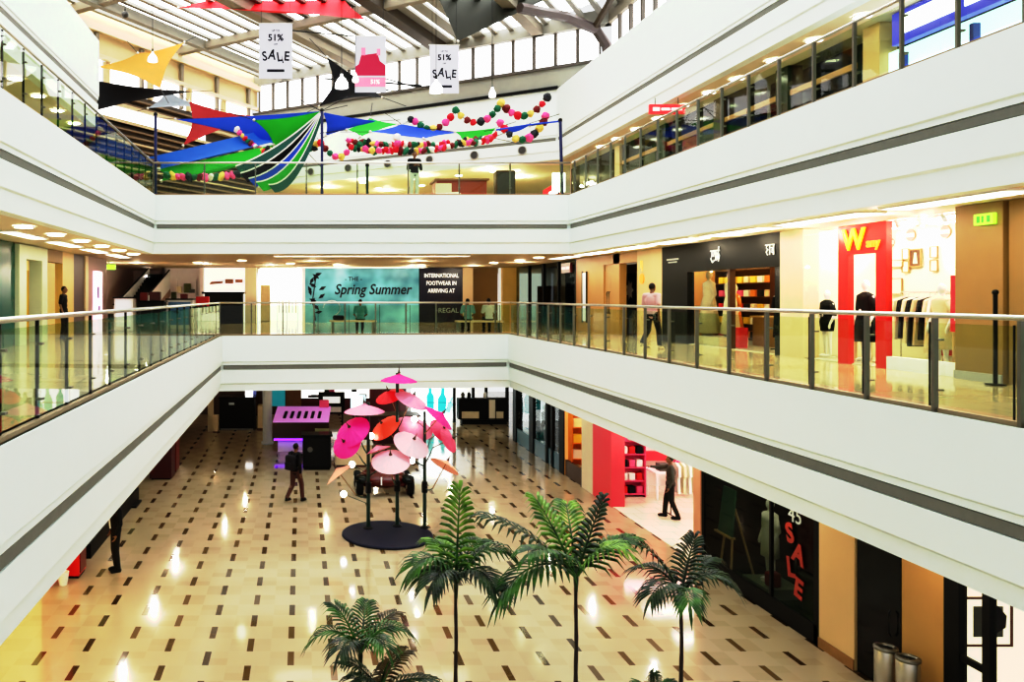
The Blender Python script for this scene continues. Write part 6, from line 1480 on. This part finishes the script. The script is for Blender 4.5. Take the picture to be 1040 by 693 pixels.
    for i in (0, 1):
        mb.cone(J['hip'][i], J['kn'][i], 0.098*s, 0.074*s); mb.cone(J['kn'][i], J['an'][i]+V((0, 0, 0.02))*s, 0.074*s, 0.060*s)
    o = obj('trousers', mb, trousers, t); remesh(o, 0.014*s, 3)
    for i in (0, 1):
        mb = MB(); a = J['an'][i]; mb.ball(a+V((0, -0.05, -0.045))*s, (0.05*s, 0.135*s, 0.045*s), 14, 8); mb.ball(a+V((0, 0.01, -0.01))*s, (0.048*s, 0.055*s, 0.05*s)); mb.box(a.x-0.046*s, a.x+0.046*s, a.y-0.17*s, a.y+0.06*s, a.z-0.09*s, a.z-0.06*s, 0.01)
        o = obj('shoe', mb, shoes, t); remesh(o, 0.010*s, 2)
    mb = MB(); mb.ball(hd+V((0, 0.014, 0.022))*s, (0.080*s, 0.093*s, 0.100*s), 20, 14)
    o = obj('hair', mb, hair, t)
    bm = bmesh.new(); bm.from_mesh(o.data)
    bmesh.ops.delete(bm, geom=[v for v in bm.verts if (v.co.z < hd.z-0.055*s) or (v.co.y < hd.y-0.035*s and v.co.z < hd.z+0.050*s)], context='VERTS')
    bm.to_mesh(o.data); bm.free()
    for p in o.data.polygons: p.use_smooth = True
    if cap:
        mb = MB(); mb.ball(hd+V((0, 0.0, 0.05))*s, (0.09*s, 0.105*s, 0.075*s)); mb.box(hd.x-0.06*s, hd.x+0.06*s, hd.y-0.17*s, hd.y-0.06*s, hd.z+0.045*s, hd.z+0.058*s, 0.004)
        obj('cap', mb, cap, t, True)
    mb = MB()
    for q in (-1, 1): mb.ball(hd+V((q*0.030, -0.084, 0.012))*s, (0.012*s, 0.008*s, 0.007*s), 8, 6)
    obj('eyes', mb, 'eye', t)
    obj('mouth', MB().ball(hd+V((0, -0.090, -0.058))*s, (0.022*s, 0.008*s, 0.007*s), 8, 6), 'lips', t)
    return t
mat('dark trousers', (0.015, 0.014, 0.014), 0.8); mat('dark jacket', (0.012, 0.010, 0.010), 0.8); mat('khaki', (0.30, 0.24, 0.14), 0.8); mat('faded pink', (0.55, 0.34, 0.34), 0.8); mat('teal shirt', (0.16, 0.36, 0.38), 0.8); mat('pale shirt', (0.58, 0.62, 0.58), 0.8); mat('brown trousers', (0.08, 0.03, 0.02), 0.8); mat('grey shirt', (0.05, 0.048, 0.04), 0.8)
bp_loc = Vector((-0.17, 24.1, 0))
person('person in dark clothes walking away across the ground floor with a backpack', bp_loc, PI*0.80, WALK, 1.80, 'dark jacket', 'brown trousers', 'black', 1.0)
t = thing('backpack', 'dark backpack worn by the person walking on the ground floor', 'backpack', bp_loc, PI*0.80); WLOC[t.name] = Vector()
obj('bag', MB().box(-0.16, 0.16, 0.17, 0.36, 1.02, 1.48, 0.06), mat('backpack black', (0.016, 0.014, 0.016), 0.7), t, True)
obj('pocket', MB().box(-0.12, 0.12, 0.36, 0.41, 1.05, 1.27, 0.02), 'backpack black', t)
for q in (-1, 1): obj('strap', MB().tube([(q*0.11, 0.18, 1.46), (q*0.12, 0.03, 1.545), (q*0.12, -0.135, 1.42), (q*0.13, -0.10, 1.15), (q*0.13, 0.17, 1.06)], 0.022, 6), 'backpack black', t)
gl = Vector((-4.25, 18.05, 0))
person('person in black standing under the left gallery on the ground floor', gl, -PI*0.35, STAND, 1.76, 'cloth black', 'dark trousers', 'black', 1.0)
t = thing('lanyard', 'white sash worn by the person in black under the left gallery', 'sash', gl, -PI*0.35); WLOC[t.name] = Vector()
obj('band', MB().tube([(-0.13, -0.10, 1.47), (-0.02, -0.155, 1.25), (0.10, -0.15, 1.02)], 0.018, 6), 'cloth white', t)
person('person in dark grey reaching out to the side in the pink store', (10.45, 22.3, 0.015), -PI*0.62, REACH, 1.78, 'grey shirt', 'dark trousers', 'cloth black', 1.0)
person('person in a faded pink shirt walking along the middle right gallery', (9.08, 20.4, MF), PI*0.70, WALK, 1.72, 'faded pink', 'dark trousers', 'cloth beige', 0.5)
def bench(label, x, y, w):
    t = thing('bench', label, 'bench', (x, y, MF))
    obj('seat', MB().box(x-w/2, x+w/2, y-0.22, y+0.22, MF+0.36, MF+0.43, 0.01), 'beige', t)
    for q in (-1, 1): obj('leg', MB().box(x+q*(w/2-0.12)-0.05, x+q*(w/2-0.12)+0.05, y-0.18, y+0.18, MF, MF+0.36), 'dark steel', t)
    return t
bench('bench with two people behind the far railing at the right corner', 6.98, 30.9, 1.85)
person('person in a teal shirt seated at the left of the right corner bench', (6.55, 30.95, MF), PI, SIT, 1.74, 'teal shirt', 'dark trousers')
person('person in a pale shirt seated at the right of the right corner bench', (7.38, 30.95, MF), PI, SIT, 1.76, 'pale shirt', 'dark trousers')
bench('bench with one person in front of the teal poster wall', 2.05, 31.2, 1.85)
person('person in a dark blue green shirt seated on the bench before the teal poster', (2.35, 31.25, MF), PI, SIT, 1.70, mat('sea shirt', (0.06, 0.26, 0.26), 0.8), 'dark trousers')
solo('bag', MB().box(1.25, 1.7, 31.05, 31.35, MF+0.43, MF+0.62, 0.06), 'cloth black', 'black bag on the bench before the teal poster', 'bag')
person('person in a black top and pale trousers standing at the upper far railing', (4.15, 28.9, UF), PI*0.05, PHONE, 1.76, 'cloth black', 'pale shirt', 'cloth white', 1.0)
person('person in black beside the amber shelf on the middle left gallery', (-7.6, 25.2, MF), PI/2, STAND, 1.70, 'cloth black', 'dark trousers')
# ------------------------------------------------------------------ light, camera
def bulb(x, y, z, power, col=(1, 0.88, 0.68), r=0.06):  # added fill points that brighten galleries and shops, not real fittings
    l = bpy.data.lights.new('fill_light', 'POINT'); l.energy = power; l.color = col; l.shadow_soft_size = r
    o = bpy.data.objects.new('fill_light', l); C.objects.link(o); o.location = (x, y, z)
for y in (7, 11, 15, 19, 23, 27):
    bulb(-4.3, y, 2.75, 45, (1, 0.93, 0.80)); bulb(8.5, y, 2.75, 26, (1, 0.93, 0.80))
for x, y in ((-3, 31), (1, 31.5), (5, 32), (8, 33), (-2.5, 35), (3.5, 37), (7, 37), (-4.5, 40)): bulb(x, y, 2.75, 22, (1, 0.85, 0.62))
for x, y in ((-7.5, 36), (-4.5, 37), (-1.5, 38.5), (2, 39.2), (5.5, 39.2), (8.5, 39), (9.8, 35), (0.5, 34), (5, 34)): bulb(x, y, UF-2.3, 55)
for y in (14.9, 16.3, 17.6): bulb(9.75, y, 2.7, 16, (1, 0.92, 0.8))
for x, y in ((-8.3, 42), (-8.7, 35.2)): bulb(x, y, UF-2.5, 60, (1, 0.9, 0.85))
for y in (13.9, 15.6, 17.2): bulb(12.3, y, UF-2.25, 60, (1, 0.90, 0.70))
for y in (19.4, 21.5, 23.8, 25.4): bulb(12.8, y, UF-2.25, 45, (1, 0.78, 0.45))
for y in (14.5, 17, 19.5, 22): bulb(10.6, y, UF-2.2, 22, (1, 0.88, 0.66))
for y in (15.2, 17.2): bulb(10.6, y, 2.7, 9, (1, 0.9, 0.75))
for x, y in ((3.5, 43.5), (6.5, 42), (9.5, 40), (11.8, 42.5), (5.2, 48), (1.5, 46.5)): bulb(x, y, E+6.1, 130, (1, 0.88, 0.68))
w = bpy.data.worlds.new('sky'); bpy.context.scene.world = w; w.use_nodes = True
bg = w.node_tree.nodes['Background']; bg.inputs[0].default_value = (0.95, 0.98, 1.0, 1); bg.inputs[1].default_value = 0.85
cam = bpy.data.cameras.new('camera'); co = bpy.data.objects.new('camera', cam); C.objects.link(co)
co.location = (0, 0, E); co.rotation_euler = (PI/2, 0, 0)
cam.sensor_fit = 'HORIZONTAL'; cam.sensor_width = 36; cam.lens = F/1040*36
cam.shift_x = 214/1040; cam.shift_y = -45.5/1040
cam.clip_start = 0.1; cam.clip_end = 300
bpy.context.scene.camera = co
vs = bpy.context.scene.view_settings
vs.view_transform = 'Standard'; vs.exposure = -0.02; vs.gamma = 1.0
vs.use_curve_mapping = True
cv = vs.curve_mapping.curves[3]
for x, y in ((0.05, 0.022), (0.25, 0.25), (0.48, 0.66), (0.72, 0.82), (0.92, 0.90)): cv.points.new(x, y)
vs.curve_mapping.extend = 'HORIZONTAL'
vs.curve_mapping.update()
# ------------------------------------------------------------------ labels of look-alikes: tell them apart by their order
bpy.context.view_layer.update()
dg = bpy.context.evaluated_depsgraph_get()
eye = Vector((0, 0, E))
def root_of(o):
    while o.parent is not None: o = o.parent
    return o
def meshes(o):
    out = [o] if o.type == 'MESH' else []
    for c in o.children: out += meshes(c)
    return out
def seen(o):
    pts = []
    for m in meshes(o):
        vs = m.data.vertices
        st = max(1, len(vs)//8)
        pts += [m.matrix_world @ vs[i].co for i in range(0, len(vs), st)]
    c = sum(pts, Vector())/len(pts); ok = 0
    for p in pts[:40]:
        px_, py_ = 306+F*p.x/p.y, 301-F*(p.z-E)/p.y
        if p.y < 0.2 or not (0 <= px_ <= 1040 and 0 <= py_ <= 693): continue
        d = (p-eye).normalized(); s = eye.copy(); end = (p-eye).length
        for _ in range(12):
            hit, loc, nrm, idx, ho, mw = bpy.context.scene.ray_cast(dg, s, d)
            if not hit or (loc-eye).length > end-0.02 or root_of(ho.original) == o: ok += 1; break
            if 'glass' in ho.data.materials[0].name: s = loc+d*0.004; continue
            break
    return c if ok >= 2 else None
ORD = ['first', 'second', 'third', 'fourth', 'fifth', 'sixth', 'seventh', 'eighth', 'ninth', 'tenth', 'eleventh', 'twelfth']
sets = {}
for o in bpy.context.scene.objects:
    if o.parent is None and 'label' in o and 'group' in o: sets.setdefault(o['label'], []).append(o)
for lab, obs in sets.items():
    vis = [(c, o) for c, o in ((seen(o), o) for o in obs) if c is not None]
    if len(vis) < 2: continue
    rows = []
    if lab.startswith(('pink folded', 'red folded', 'yellow folded', 'cream folded', 'black folded', 'orange folded', 'white folded', 'white box', 'pink box', 'red box', 'black box', 'cream parcel', 'white parcel', 'yellow parcel')):
        for c, o in sorted(vis, key=lambda t: -t[0].z):
            if rows and abs(rows[-1][0][0].z-c.z) < 0.2: rows[-1].append((c, o))
            else: rows.append([(c, o)])
    else: rows = [vis]
    for ri, row in enumerate(rows):
        row.sort(key=lambda t: t[0].x/t[0].y)
        for k, (c, o) in enumerate(row):
            if k >= len(ORD): break
            s = lab
            if len(rows) > 1: s += ', '+ORD[ri]+' row'
            if len(row) > 1: s += (', ' if len(rows) > 1 else ', ')+ORD[k]+' from left'
            if len(s.split()) <= 16: o['label'] = s
